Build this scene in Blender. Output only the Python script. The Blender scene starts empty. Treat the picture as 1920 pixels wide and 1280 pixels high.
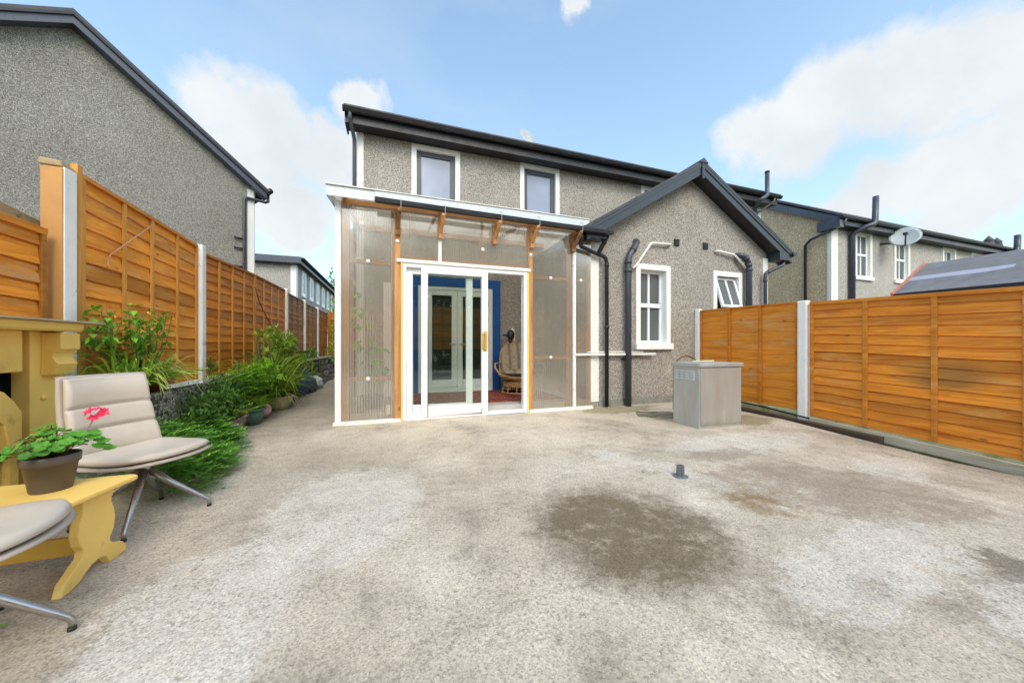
import bpy, bmesh, math, random
from mathutils import Vector, Matrix, Euler
R = math.radians
rng = random.Random(7)
sc = bpy.context.scene
COL = sc.collection
ORG = {}

# ------------------------------------------------------------------ mesh builder
class MB:
    def __init__(s): s.v = []; s.f = []
    def add(s, vs, fs):
        o = len(s.v); s.v += [tuple(v) for v in vs]; s.f += [tuple(o + i for i in f) for f in fs]
        return s
    def hexa(s, p):
        return s.add(p, [(0,3,2,1),(4,5,6,7),(0,1,5,4),(1,2,6,5),(2,3,7,6),(3,0,4,7)])
    def box(s, x0, x1, y0, y1, z0, z1):
        return s.hexa([(x0,y0,z0),(x1,y0,z0),(x1,y1,z0),(x0,y1,z0),(x0,y0,z1),(x1,y0,z1),(x1,y1,z1),(x0,y1,z1)])
    def obox(s, c, size, rot=(0,0,0)):
        M = Euler(rot).to_matrix(); c = Vector(c); a, b, d = size[0]/2, size[1]/2, size[2]/2
        P = [(-a,-b,-d),(a,-b,-d),(a,b,-d),(-a,b,-d),(-a,-b,d),(a,-b,d),(a,b,d),(-a,b,d)]
        return s.hexa([c + M @ Vector(p) for p in P])
    def bar(s, a, b, w, h, up=(0,0,1)):
        a = Vector(a); b = Vector(b); d = (b-a).normalized(); up = Vector(up)
        sd = d.cross(up).normalized(); u = sd.cross(d).normalized()
        q = []
        for p in (a, b):
            q.append([p - sd*w/2 - u*h/2, p + sd*w/2 - u*h/2, p + sd*w/2 + u*h/2, p - sd*w/2 + u*h/2])
        return s.hexa(q[0] + q[1])
    def tube(s, pts, r, n=10):
        pts = [Vector(p) for p in pts]
        rs = r if isinstance(r, (list, tuple)) else [r]*len(pts)
        o = len(s.v); prev = None
        for i, p in enumerate(pts):
            if i == 0: d = pts[1]-p
            elif i == len(pts)-1: d = p-pts[i-1]
            else: d = (pts[i+1]-p).normalized() + (p-pts[i-1]).normalized()
            d.normalize()
            if prev is None:
                a = Vector((0,0,1)) if abs(d.z) < .9 else Vector((1,0,0))
                u = d.cross(a).normalized()
            else:
                u = (prev - d*prev.dot(d)).normalized()
            prev = u; w = d.cross(u)
            for k in range(n):
                t = 2*math.pi*k/n
                s.v.append(tuple(p + (u*math.cos(t) + w*math.sin(t))*rs[i]))
        for i in range(len(pts)-1):
            for k in range(n):
                a = o+i*n+k; b = o+i*n+(k+1)%n
                s.f.append((a, b, b+n, a+n))
        s.f.append(tuple(o+k for k in range(n-1,-1,-1)))
        e = o+(len(pts)-1)*n
        s.f.append(tuple(e+k for k in range(n)))
        return s
    def prism(s, poly, axis, a, b):
        def m(p, t):
            return {'x': (t,p[0],p[1]), 'y': (p[0],t,p[1]), 'z': (p[0],p[1],t)}[axis]
        n = len(poly)
        vs = [m(p,a) for p in poly] + [m(p,b) for p in poly]
        return s.add(vs, [tuple(range(n-1,-1,-1)), tuple(range(n,2*n))] + [(i,(i+1)%n,n+(i+1)%n,n+i) for i in range(n)])
    def lathe(s, prof, c=(0,0,0), n=28, M=None, caps=True):
        o = len(s.v); c = Vector(c)
        for r, z in prof:
            for k in range(n):
                t = 2*math.pi*k/n
                p = Vector((r*math.cos(t), r*math.sin(t), z))
                if M is not None: p = M @ p
                s.v.append(tuple(c+p))
        for i in range(len(prof)-1):
            for k in range(n):
                a = o+i*n+k; b = o+i*n+(k+1)%n
                s.f.append((a,b,b+n,a+n))
        if caps:
            s.f.append(tuple(o+k for k in range(n-1,-1,-1)))
            e = o+(len(prof)-1)*n
            s.f.append(tuple(e+k for k in range(n)))
        return s
    def ball(s, c, r, n=16, m=10, rz=1.0, M=None):
        pr = [(max(1e-4, r*math.sin(math.pi*i/m)), -r*rz*math.cos(math.pi*i/m)) for i in range(m+1)]
        return s.lathe(pr, c, n, M)
    def grid(s, fn, nu, nv, flip=False):
        o = len(s.v)
        for i in range(nu+1):
            for j in range(nv+1):
                s.v.append(tuple(fn(i/nu, j/nv)))
        for i in range(nu):
            for j in range(nv):
                a = o+i*(nv+1)+j
                q = (a, a+nv+1, a+nv+2, a+1)
                s.f.append(q[::-1] if flip else q)
        return s
    def build(s, name, mat, parent=None, smooth=False, bevel=0, closed=True):
        me = bpy.data.meshes.new(name)
        off = ORG.get(parent.name, Vector()) if parent else Vector()
        me.from_pydata([(v[0]-off.x, v[1]-off.y, v[2]-off.z) for v in s.v], [], s.f)
        if closed:
            bm = bmesh.new(); bm.from_mesh(me)
            bmesh.ops.remove_doubles(bm, verts=bm.verts, dist=1e-6)
            bmesh.ops.recalc_face_normals(bm, faces=bm.faces)
            bm.to_mesh(me); bm.free()
        me.update()
        o = bpy.data.objects.new(name, me); COL.objects.link(o)
        me.materials.append(mat)
        if smooth:
            for p in me.polygons: p.use_smooth = True
        if parent:
            o.parent = parent; ORG[o.name] = off
        if bevel:
            b = o.modifiers.new('bevel', 'BEVEL'); b.width = bevel; b.segments = 2; b.limit_method = 'ANGLE'; b.angle_limit = R(40)
        return o

def smooth_by_angle(o, ang=40):
    me = o.data
    for p in me.polygons: p.use_smooth = True
    bm = bmesh.new(); bm.from_mesh(me)
    for e in bm.edges:
        if len(e.link_faces) == 2 and e.calc_face_angle(0) > R(ang): e.smooth = False
    bm.to_mesh(me); bm.free()
    return o

def tag(o, label, cat, group=None, kind=None):
    if label: o['label'] = label
    if cat: o['category'] = cat
    if group: o['group'] = group
    if kind: o['kind'] = kind
    return o
def thing(name, label, cat, loc=(0,0,0), group=None, local=False):
    o = bpy.data.objects.new(name, None); COL.objects.link(o); o.location = loc
    o.empty_display_size = .1
    ORG[o.name] = Vector() if local else Vector(loc)
    return tag(o, label, cat, group)
def copy_tree(o, parent=None):
    c = o.copy(); COL.objects.link(c)
    if parent: c.parent = parent
    for ch in list(o.children): copy_tree(ch, c)
    return c

# ------------------------------------------------------------------ material builder
class NT:
    def __init__(s, name):
        s.m = bpy.data.materials.new(name); s.m.use_nodes = True
        s.t = s.m.node_tree; s.t.nodes.clear()
        s.out = s.t.nodes.new('ShaderNodeOutputMaterial')
        s.tc = s.t.nodes.new('ShaderNodeTexCoord')
    def n(s, typ, **kw):
        x = s.t.nodes.new(typ)
        for k, v in kw.items(): setattr(x, k, v)
        return x
    def put(s, sock, v):
        if isinstance(v, bpy.types.NodeSocket): s.t.links.new(v, sock)
        elif isinstance(v, (tuple, list)):
            if len(v) == 3 and sock.type == 'RGBA': v = (*v, 1)
            sock.default_value = v
        elif v is not None: sock.default_value = v
    def obj(s): return s.tc.outputs['Object']
    def map(s, vec=None, loc=(0,0,0), rot=(0,0,0), scale=(1,1,1), typ='POINT'):
        x = s.n('ShaderNodeMapping', vector_type=typ)
        s.put(x.inputs['Vector'], vec or s.obj())
        x.inputs['Location'].default_value = loc; x.inputs['Rotation'].default_value = rot; x.inputs['Scale'].default_value = scale
        return x.outputs[0]
    def noise(s, scale, detail=3, rough=.55, vec=None, col=False, dist=0):
        x = s.n('ShaderNodeTexNoise'); s.put(x.inputs['Vector'], vec or s.obj())
        x.inputs['Scale'].default_value = scale; x.inputs['Detail'].default_value = detail
        x.inputs['Roughness'].default_value = rough; x.inputs['Distortion'].default_value = dist
        return x.outputs['Color' if col else 'Fac']
    def vor(s, scale, vec=None, feature='F1', out='Distance', rand=1):
        x = s.n('ShaderNodeTexVoronoi', feature=feature); s.put(x.inputs['Vector'], vec or s.obj())
        x.inputs['Scale'].default_value = scale; x.inputs['Randomness'].default_value = rand
        return x.outputs[out]
    def ramp(s, fac, stops, interp='LINEAR'):
        x = s.n('ShaderNodeValToRGB'); s.put(x.inputs[0], fac); cr = x.color_ramp; cr.interpolation = interp
        while len(cr.elements) < len(stops): cr.elements.new(.5)
        for e, (p, c) in zip(cr.elements, stops):
            e.position = p
            e.color = (c, c, c, 1) if isinstance(c, (int, float)) else (*c, 1)
        return x.outputs[0]
    def mix(s, fac, a, b, mode='MIX'):
        x = s.n('ShaderNodeMix', data_type='RGBA', blend_type=mode)
        s.put(x.inputs[0], fac); s.put(x.inputs[6], a); s.put(x.inputs[7], b)
        return x.outputs[2]
    def math(s, op, a, b=0, clamp=False):
        x = s.n('ShaderNodeMath', operation=op, use_clamp=clamp); s.put(x.inputs[0], a); s.put(x.inputs[1], b)
        return x.outputs[0]
    def bump(s, h, strength=.3, dist=.01, normal=None):
        x = s.n('ShaderNodeBump'); s.put(x.inputs['Height'], h)
        x.inputs['Strength'].default_value = strength; x.inputs['Distance'].default_value = dist
        if normal: s.put(x.inputs['Normal'], normal)
        return x.outputs[0]
    def island(s):
        return s.n('ShaderNodeNewGeometry').outputs['Random Per Island']
    def bsdf(s, col, rough=.6, metal=0, normal=None, spec=.5, **kw):
        x = s.n('ShaderNodeBsdfPrincipled')
        s.put(x.inputs['Base Color'], col); s.put(x.inputs['Roughness'], rough); s.put(x.inputs['Metallic'], metal)
        x.inputs['Specular IOR Level'].default_value = spec
        if normal: s.put(x.inputs['Normal'], normal)
        for k, v in kw.items(): s.put(x.inputs[k], v)
        return x.outputs[0]
    def mixsh(s, fac, a, b):
        x = s.n('ShaderNodeMixShader'); s.put(x.inputs[0], fac); s.t.links.new(a, x.inputs[1]); s.t.links.new(b, x.inputs[2])
        return x.outputs[0]
    def sh(s, typ, col, **kw):
        x = s.n(typ); s.put(x.inputs['Color'], col)
        for k, v in kw.items(): s.put(x.inputs[k], v)
        return x.outputs[0]
    def done(s, sh):
        s.t.links.new(sh, s.out.inputs['Surface']); return s.m

def simple(name, col, rough=.5, metal=0, var=.12, scale=9, bump=.0, bscale=60, spec=.5, dirt=None, **kw):
    t = NT(name)
    d = tuple(c*(1-var) for c in col); l = tuple(min(1, c*(1+var)) for c in col)
    c = t.ramp(t.noise(scale, 4), [(.3, d), (.7, l)])
    if dirt:
        f = t.ramp(t.noise(dirt[1], 6, .65), [(dirt[2], 0), (dirt[2]+.15, 1)])
        c = t.mix(f, c, dirt[0])
    nrm = t.bump(t.noise(bscale, 3), bump, .004) if bump else None
    r = t.ramp(t.noise(scale*1.7, 3), [(.3, max(0, rough-.08)), (.7, min(1, rough+.08))])
    return t.done(t.bsdf(c, r, metal, nrm, spec, **kw))

def dash(name, dark, mid, light, scale=42, strength=.8, tint=None):
    t = NT(name)
    v = t.map(t.obj(), scale=(1, 1, 1))
    cid = t.n('ShaderNodeSeparateColor'); t.put(cid.inputs[0], t.vor(scale, out='Color'))
    ed = t.vor(scale, feature='DISTANCE_TO_EDGE')
    g = t.math('MULTIPLY', t.ramp(ed, [(.0, 0), (.11, .85), (.3, 1)]), t.math('MULTIPLY_ADD', cid.outputs[0], .7))
    c = t.ramp(cid.outputs[0], [(.08, dark), (.34, mid), (.62, light), (.97, tuple(min(1, q*1.3) for q in light))])
    c = t.mix(t.ramp(ed, [(.0, .8), (.10, .0)]), c, tuple(q*.7 for q in dark))
    n3 = t.noise(scale*.9, 3, .6)
    c = t.mix(1, c, t.ramp(n3, [(.32, .66), (.5, 1.0), (.7, 1.2)]), 'MULTIPLY')
    g = t.mix(.5, t.ramp(ed, [(.0, 0), (.25, 1)]), n3)
    big = t.ramp(t.noise(.7, 5, .6), [(.3, .84), (.7, 1.08)])
    c = t.mix(1, c, big, 'MULTIPLY')
    if tint:
        f = t.ramp(t.noise(1.3, 6, .65, t.map(scale=(1, 1, .35))), [(.5, 0), (.75, .6)])
        c = t.mix(f, c, t.mix(1, c, tint, 'MULTIPLY'))
    return t.done(t.bsdf(c, .9, 0, t.bump(g, strength, .02), .2))

def wood(name, a, b, cdark, axis='y', wear=.5, rough=.6, isl=.25, worn=None, stain=None):
    t = NT(name)
    s = {'y': (14, 1.1, 16), 'x': (1.1, 14, 16), 'z': (14, 14, 1.1)}[axis]
    rnd = t.island()
    off = t.n('ShaderNodeCombineXYZ'); t.put(off.inputs[0], t.math('MULTIPLY', rnd, 37.)); t.put(off.inputs[1], t.math('MULTIPLY', rnd, 91.)); t.put(off.inputs[2], t.math('MULTIPLY', rnd, 13.))
    va = t.n('ShaderNodeVectorMath', operation='ADD'); t.put(va.inputs[0], t.obj()); t.put(va.inputs[1], off.outputs[0])
    v = va.outputs[0]
    gr = t.noise(1.6, 6, .66, t.map(v, scale=s), dist=.6)
    c = t.ramp(gr, [(.34, a), (.58, b)])
    c = t.mix(1, c, t.ramp(rnd, [(0, 1-isl), (1, 1+isl*.5)]), 'MULTIPLY')
    pat = t.ramp(t.noise(1.1, 7, .68, t.map(v, scale={'y': (2, .8, 2.6), 'x': (.8, 2, 2.6), 'z': (2, 2, .8)}[axis]), dist=.8), [(.5-.14*wear, 0), (.78-.1*wear, .85)])
    c = t.mix(t.math('MULTIPLY', pat, wear), c, cdark)
    if worn:
        f = t.ramp(t.noise(2.2, 6, .7, t.map(v, loc=(3, 1, 8), scale={'y': (3, .7, 3.5), 'x': (.7, 3, 3.5), 'z': (3, 3, .7)}[axis])), [(.54, 0), (.68, .7)])
        c = t.mix(f, c, worn)
    if stain:
        mp = t.map(t.obj(), loc=(0, stain[0], stain[1]), scale=(9, stain[2], stain[3]), typ='TEXTURE')
        ln = t.n('ShaderNodeVectorMath', operation='LENGTH'); t.put(ln.inputs[0], mp)
        f = t.ramp(t.math('ADD', ln.outputs['Value'], t.math('MULTIPLY_ADD', t.noise(4, 7, .7, t.map(scale=(1, .6, 2.5))), 1.1)), [(.75, .62), (1.0, 0)]) if False else t.ramp(t.math('ADD', ln.outputs['Value'], t.math('MULTIPLY', t.noise(3, 7, .7, t.map(scale=(1, .6, 2.2))), .8)), [(.65, .6), (1.0, 0)])
        c = t.mix(f, c, stain[4])
    kn = t.vor(2.6, t.map(v, scale={'y': (1, .8, 2.2), 'x': (.8, 1, 2.2), 'z': (1, 2.2, .8)}[axis]))
    c = t.mix(t.ramp(kn, [(.045, .8), (.085, 0)]), c, tuple(q*.35 for q in a))
    return t.done(t.bsdf(c, rough, 0, t.bump(gr, .35, .004), .35))

def leafmat(name, a, b, c2, trans=.3):
    t = NT(name)
    rnd = t.island()
    col = t.ramp(rnd, [(0, a), (.55, b), (1, c2)])
    big = t.ramp(t.noise(4, 2), [(.3, .75), (.7, 1.15)])
    col = t.mix(1, col, big, 'MULTIPLY')
    p = t.bsdf(col, .5, 0, None, .35)
    tr = t.sh('ShaderNodeBsdfTranslucent', t.mix(.4, col, (.3, .5, .03)))
    return t.done(t.mixsh(trans, p, tr))

M = {}
M['dash'] = dash('pebbledash', (.285,.245,.205), (.475,.437,.385), (.65,.612,.55), 86, .8, (.75,.78,.6))
M['dash_left'] = dash('roughcast_grey', (0.301,0.292,0.257), (0.428,0.418,0.377), (0.555,0.544,0.495), 78, 1.0, (.85,.85,.74))
M['dash_tan'] = dash('roughcast_tan', (0.582,0.429,0.259), (0.757,0.572,0.365), (0.874,0.676,0.453), 44, .9)
M['dash_far'] = dash('roughcast_far', (.36,.34,.30), (.43,.41,.37), (.50,.475,.43), 40, .5)
M['dash_wall'] = dash('rough_block', (.05,.048,.04), (.16,.15,.13), (.30,.29,.25), 30, .9, (.5,.6,.3))
M['fence'] = wood('fence_orange', (.66,.20,.012), (.90,.35,.036), (.30,.11,.018), 'y', .68, isl=.38, worn=(.72,.38,.13))
M['fence_right'] = wood('fence_right', (.60,.165,.009), (.88,.31,.025), (.26,.09,.016), 'y', .55, isl=.34, worn=(.72,.36,.10), stain=(-.35, .72, .75, .36, (.22,.125,.035)))
M['fence_deep'] = wood('fence_amber', (.58,.16,.007), (.82,.275,.016), (.20,.07,.012), 'y', .6, isl=.36, worn=(.60,.30,.09))
M['fence_worn'] = wood('fence_worn', (.60,.18,.010), (.86,.32,.03), (.28,.12,.03), 'y', .55, worn=(.62,.36,.17), isl=.35)
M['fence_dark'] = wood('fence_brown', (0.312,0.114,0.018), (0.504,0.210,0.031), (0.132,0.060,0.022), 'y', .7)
M['fence_batten'] = wood('fence_batten', (.60,.25,.035), (.80,.39,.08), (.38,.17,.05), 'z', .35)
M['timber'] = wood('lean_to_timber', (0.459,0.194,0.055), (0.702,0.350,0.121), (0.216,0.100,0.033), 'z', .5, worn=(.45,.33,.2))
M['timber_x'] = wood('lean_to_timber_rail', (0.459,0.194,0.055), (0.702,0.350,0.121), (0.216,0.100,0.033), 'x', .5)
M['timber_dark'] = wood('bracket_timber', (.16,.075,.025), (.34,.17,.06), (.07,.035,.015), 'z', .5)
M['old_wood'] = wood('weathered_timber', (0.390,0.321,0.225), (0.702,0.624,0.458), (0.234,0.254,0.117), 'y', .6)
M['dark_wood'] = wood('dark_timber', (.055,.036,.022), (.12,.08,.05), (.03,.022,.015), 'y', .5)
M['yellow'] = simple('yellow_paint', (.88,.585,.15), .5, 0, .08, 4, .12, 90, .4, ((.52,.32,.09), 5, .60))
M['yellow_dk'] = simple('yellow_stain', (.56,.33,.04), .5, 0, .12, 4, .12, 90, .4)
M['white'] = simple('white_paint', (.80,.80,.78), .45, 0, .04, 5, .08, 120, .4, ((.55,.54,.48), 3, .66))
M['pvc'] = simple('white_pvc', (.84,.85,.85), .28, 0, .03, 4)
M['trim_w'] = simple('white_trim', (.78,.77,.72), .5, 0, .05, 5, .1, 80, .4, ((.42,.40,.30), 5, .62))
M['fascia_w'] = simple('white_fascia', (.60,.65,.67), .35, 0, .04, 3, 0, 60, .5, ((.55,.56,.5), 4, .66))
M['cream_post'] = simple('white_concrete_post', (.86,.85,.81), .7, 0, .06, 6, .3, 70, .3, ((.30,.29,.22), 7, .60))
M['post_orange'] = simple('stained_concrete', (.55,.29,.10), .75, 0, .10, 5, .35, 90, .3, ((.40,.22,.09), 4, .6))
M['barge'] = simple('blue_grey_fascia', (.022,.034,.046), .33, 0, .1, 3, .05, 40)
M['barge_l'] = simple('grey_fascia_left', (.07,.078,.105), .32, 0, .08, 3, .05, 40)
M['gutter'] = simple('black_gutter', (.022,.022,.026), .38, 0, .2, 5, 0, 60, .5, ((.07,.085,.03), 4, .64))
M['soffit'] = simple('black_soffit', (.016,.017,.020), .5, 0, .15, 5)
M['pipe'] = simple('dark_grey_pipe', (.048,.055,.072), .38, 0, .12, 6, 0, 60, .5, ((.12,.12,.11), 8, .68))
M['socket'] = simple('zinc_grey', (.15,.17,.19), .5, .2, .12, 20)
M['pipe_b'] = simple('black_pipe', (.010,.011,.013), .35, 0, .2, 6)
M['pipe_w'] = simple('white_pipe', (.72,.71,.66), .4, 0, .06, 6, 0, 60, .5, ((.25,.24,.18), 8, .64))
M['slate'] = simple('slate', (.06,.063,.07), .55, 0, .25, 6, .4, 30, .4, ((.06,.085,.025), 3, .62))
M['anth'] = simple('anthracite_frame', (.055,.060,.072), .35, 0, .06, 5)
M['galv'] = None; M['louvre'] = simple('highlight_steel', (.60,.62,.62), .4)  # louvre base colour lightened to carry the highlights on the slots
M['leather'] = simple('beige_leather', (.56,.49,.405), .42, 0, .05, 7, .16, 130, .45)
M['leather_d'] = simple('taupe_leather', (.46,.395,.33), .48, 0, .05, 7, .16, 130, .4)
M['steel'] = simple('brushed_steel', (.44,.42,.40), .33, 1, .06, 30)
M['rubber'] = simple('black_rubber', (.02,.02,.02), .7)
M['plastic_pot'] = simple('taupe_plastic', (.105,.088,.078), .5, 0, .1, 6, .06, 80, .4, ((.24,.2,.15), 16, .68))
M['terracotta'] = simple('terracotta', (.42,.15,.07), .75, 0, .12, 6, .2)
M['green_pot'] = simple('green_plastic', (.06,.14,.105), .4, 0, .1, 5)
M['cream_pot'] = simple('cream_plastic', (.46,.43,.27), .4, 0, .08, 5, 0, 60, .5, ((.2,.19,.1), 5, .6))
M['trough'] = simple('grey_trough', (.33,.34,.28), .6, 0, .1, 6, .1, 60, .4, ((.15,.17,.08), 5, .58))
M['soil'] = simple('soil', (.045,.032,.022), .95, 0, .4, 30, .9, 40, .1)
M['pebble'] = simple('pebble', (.30,.22,.16), .7, 0, .2, 12, .3)
M['stone'] = simple('rockery_stone', (.15,.13,.10), .85, 0, .3, 9, .7, 25, .2, ((.07,.10,.03), 6, .52))
M['stone_lt'] = simple('pale_block', (.27,.22,.18), .85, 0, .25, 9, .7, 25, .2, ((.09,.12,.04), 6, .58))
M['brass'] = simple('brass', (.85,.56,.12), .35, .55, .08, 9)
M['blue'] = simple('blue_paint', (.008,.085,.32), .38, 0, .08, 4, .05, 60)
M['frame_in'] = simple('inner_white_pvc', (.72,.77,.75), .35, 0, .04, 4)
M['black'] = simple('flat_black', (.004,.004,.004), .95, 0, .2, 5, 0, 60, .05)  # plain near-black for the fire back and grate
M['rattan'] = simple('rattan', (.50,.29,.12), .42, 0, .16, 14, .1, 60)
M['rattan_d'] = simple('rattan_dark', (.26,.12,.045), .5, 0, .2, 14, .1, 60)
M['wire'] = simple('cable_black', (.012,.012,.012), .5)
M['string'] = simple('pink_string', (.55,.34,.26), .8)
M['cane'] = simple('cane', (.16,.07,.03), .7, 0, .2, 12)
M['bag_blue'] = simple('blue_bag', (.03,.055,.19), .5, 0, .25, 10, .5, 14)
M['bag_grey'] = simple('grey_sack', (.06,.075,.09), .5, 0, .25, 10, .5, 14)
M['bag_pale'] = simple('pale_sack', (.38,.42,.42), .45, 0, .3, 12, .6, 18)
M['felt'] = simple('roofing_felt', (.19,.192,.205), .9, 0, .15, 6, .5, 90, .2, ((.2,.2,.21), 7, .64))
M['felt_strip'] = simple('felt_tape', (.36,.38,.46), .6, 0, .06, 6)
M['red_trim'] = simple('faded_red_trim', (.52,.20,.15), .7, 0, .15, 9)
M['shed_wall'] = simple('shed_boards', (.10,.06,.035), .8, 0, .2, 8)
M['dish'] = simple('dish_grey', (.36,.40,.41), .45, 0, .06, 6, 0, 60, .5, ((.24,.27,.26), 5, .6))
M['moss'] = simple('gravel_board', (0.518,0.508,0.292), .85, 0, .2, 6, .5, 50, .2, ((0.259,0.324,0.086), 4, .5))
M['plinth'] = simple('cement_plinth', (.24,.235,.21), .85, 0, .15, 6, .4, 50, .2, ((.09,.11,.03), 4, .55))
M['mould'] = simple('mossy_render', (.40,.30,.17), .9, 0, .2, 8, .7, 40, .2, ((.08,.075,.05), 11, .56))
M['ground'] = simple('earth_ground', (.10,.105,.06), .95, 0, .3, 2, .5, 20, .1)
M['far_road'] = M['ground']
M['concrete_in'] = simple('cement_floor', (.42,.40,.36), .8, 0, .1, 6, .3)
M['mat_dark'] = simple('drain_iron', (.24,.215,.15), .85, 0, .25, 8, .5, 30, .2, ((.10,.105,.03), 5, .5))
M['leaf'] = leafmat('leaf_green', (0.075,0.213,0.021), (0.160,0.404,0.034), (0.361,0.637,0.064))
M['leaf_lily'] = leafmat('leaf_lily', (0.088,0.208,0.019), (0.208,0.368,0.032), (0.480,0.544,0.088), .35)
M['leaf_jun'] = leafmat('leaf_juniper', (.05,.16,.02), (.14,.38,.04), (.34,.62,.10), .25)
M['leaf_dk'] = leafmat('leaf_dark', (.035,.09,.022), (.08,.18,.035), (.17,.30,.06), .25)
M['leaf_br'] = leafmat('leaf_bright', (0.105,0.330,0.018), (0.210,0.510,0.030), (0.390,0.660,0.060), .35)
M['leaf_croc'] = leafmat('leaf_sword', (0.117,0.254,0.029), (0.312,0.527,0.058), (0.702,0.780,0.117), .35)
M['leaf_ger'] = leafmat('leaf_geranium', (0.056,0.224,0.022), (0.112,0.384,0.035), (0.304,0.544,0.080), .25)
M['leaf_tree'] = leafmat('leaf_tree', (0.100,0.220,0.040), (0.180,0.360,0.060), (0.360,0.560,0.100), .3)
M['hedge'] = leafmat('leaf_hedge', (.02,.055,.012), (.04,.10,.02), (.07,.15,.03), .2)
M['stem'] = simple('stem_green', (.10,.13,.04), .6)
M['deadstem'] = simple('dead_stem', (.25,.18,.09), .8)
M['twig'] = simple('twig_brown', (.09,.06,.035), .8)
M['bark'] = simple('bark', (.10,.08,.06), .9, 0, .3, 12, .6)
M['pink'] = simple('pink_petals', (.80,.025,.10), .5, 0, .15, 30)
M['orange_fl'] = simple('orange_petals', (.75,.12,.03), .5, 0, .15, 30)
M['yellow_fl'] = simple('yellow_bud', (.85,.48,.03), .5, 0, .15, 30)
M['gold_pale'] = simple('pale_seed', (.45,.36,.2), .8)
M['clear_strip'] = simple('pale_plastic_strip', (.62,.62,.38), .3, 0, .2, 8)
M['lamp_w'] = simple('white_button', (.78,.76,.70), .35)
M['console'] = simple('console_black', (.02,.02,.022), .3)
M['grille'] = simple('black_grille', (.015,.015,.016), .6)

def galv():
    t = NT('galvanised_steel')
    v = t.map(scale=(2.2, 2.2, .6))
    st = t.noise(1.6, 5, .5, v)
    c = t.ramp(st, [(.25, (.46,.49,.49)), (.55, (.50,.53,.525)), (.8, (.55,.57,.565))])
    br = t.ramp(t.noise(2.1, 5, .6, t.map(loc=(3.1, 5, 2), scale=(3.5, 3.5, .7))), [(.48, 0), (.66, .55)])
    c = t.mix(br, c, (.43,.39,.32))
    r = t.ramp(t.noise(3, 5, .6, v), [(.3, .36), (.7, .55)])
    return t.done(t.bsdf(c, r, .55, t.bump(st, .08, .01), .5))
M['galv'] = galv()
def galv_front():
    t = NT('streaked_reflection_steel')  # front browner and darker as if reflecting the ground; pale streaks are scratches
    st = t.noise(2.4, 6, .6, t.map(scale=(1.8, 1.8, .5)))
    c = t.ramp(st, [(.28, (.42,.415,.38)), (.5, (.46,.455,.425)), (.72, (.50,.505,.49))])
    w = t.ramp(t.noise(3.0, 5, .65, t.map(loc=(1.3, 0, .4), scale=(7, 7, .55))), [(.63, 0), (.70, .65)])
    c = t.mix(w, c, (.66,.66,.63))
    sx = t.n('ShaderNodeSeparateXYZ'); t.put(sx.inputs[0], t.obj())
    lo = t.ramp(t.math('ADD', sx.outputs[2], t.math('MULTIPLY', t.noise(5, 4), .25)), [(.12, .8), (.26, 0)])
    c = t.mix(t.math('MULTIPLY', lo, .6), c, (.19,.18,.11))
    return t.done(t.bsdf(c, t.ramp(st, [(.3, .34), (.7, .5)]), .5, t.bump(t.noise(2.2, 3), .12, .03), .5))
M['galv_front'] = galv_front()

def glass_clear():
    t = NT('door_glass')
    lw = t.n('ShaderNodeLayerWeight'); lw.inputs['Blend'].default_value = .25
    f = t.math('ADD', t.math('MULTIPLY', lw.outputs['Fresnel'], .8), .03, True)
    return t.done(t.mixsh(f, t.sh('ShaderNodeBsdfTransparent', (.95,.98,.96)), t.sh('ShaderNodeBsdfGlossy', (.9,.95,.95), Roughness=.01)))
M['glass'] = glass_clear()
def glass_opaque(name, col, gl, fac):
    t = NT(name)
    c = t.ramp(t.noise(1.2, 2), [(.35, tuple(q*.85 for q in col)), (.65, tuple(q*1.1 for q in col))])
    lw = t.n('ShaderNodeLayerWeight'); lw.inputs['Blend'].default_value = .3
    f = t.math('ADD', t.math('MULTIPLY', lw.outputs['Fresnel'], .7), fac, True)
    return t.done(t.mixsh(f, t.sh('ShaderNodeBsdfDiffuse', c), t.sh('ShaderNodeBsdfGlossy', gl, Roughness=.02)))
M['glass_dark'] = glass_opaque('french_glass', (.022,.030,.022), (.85,.95,.9), .02)  # opaque pane, darkness of the room behind put into its colour
M['glass_sky'] = glass_opaque('upstairs_glass', (.24,.28,.38), (.9,.95,1), .05)  # reflected sky put into the pale blue-grey diffuse colour
M['glass_obs'] = glass_opaque('obscure_glass', (.115,.125,.12), (.8,.85,.85), .0)
M['glass_far'] = glass_opaque('far_glass', (.11,.125,.12), (.9,.95,.95), .03)

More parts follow.
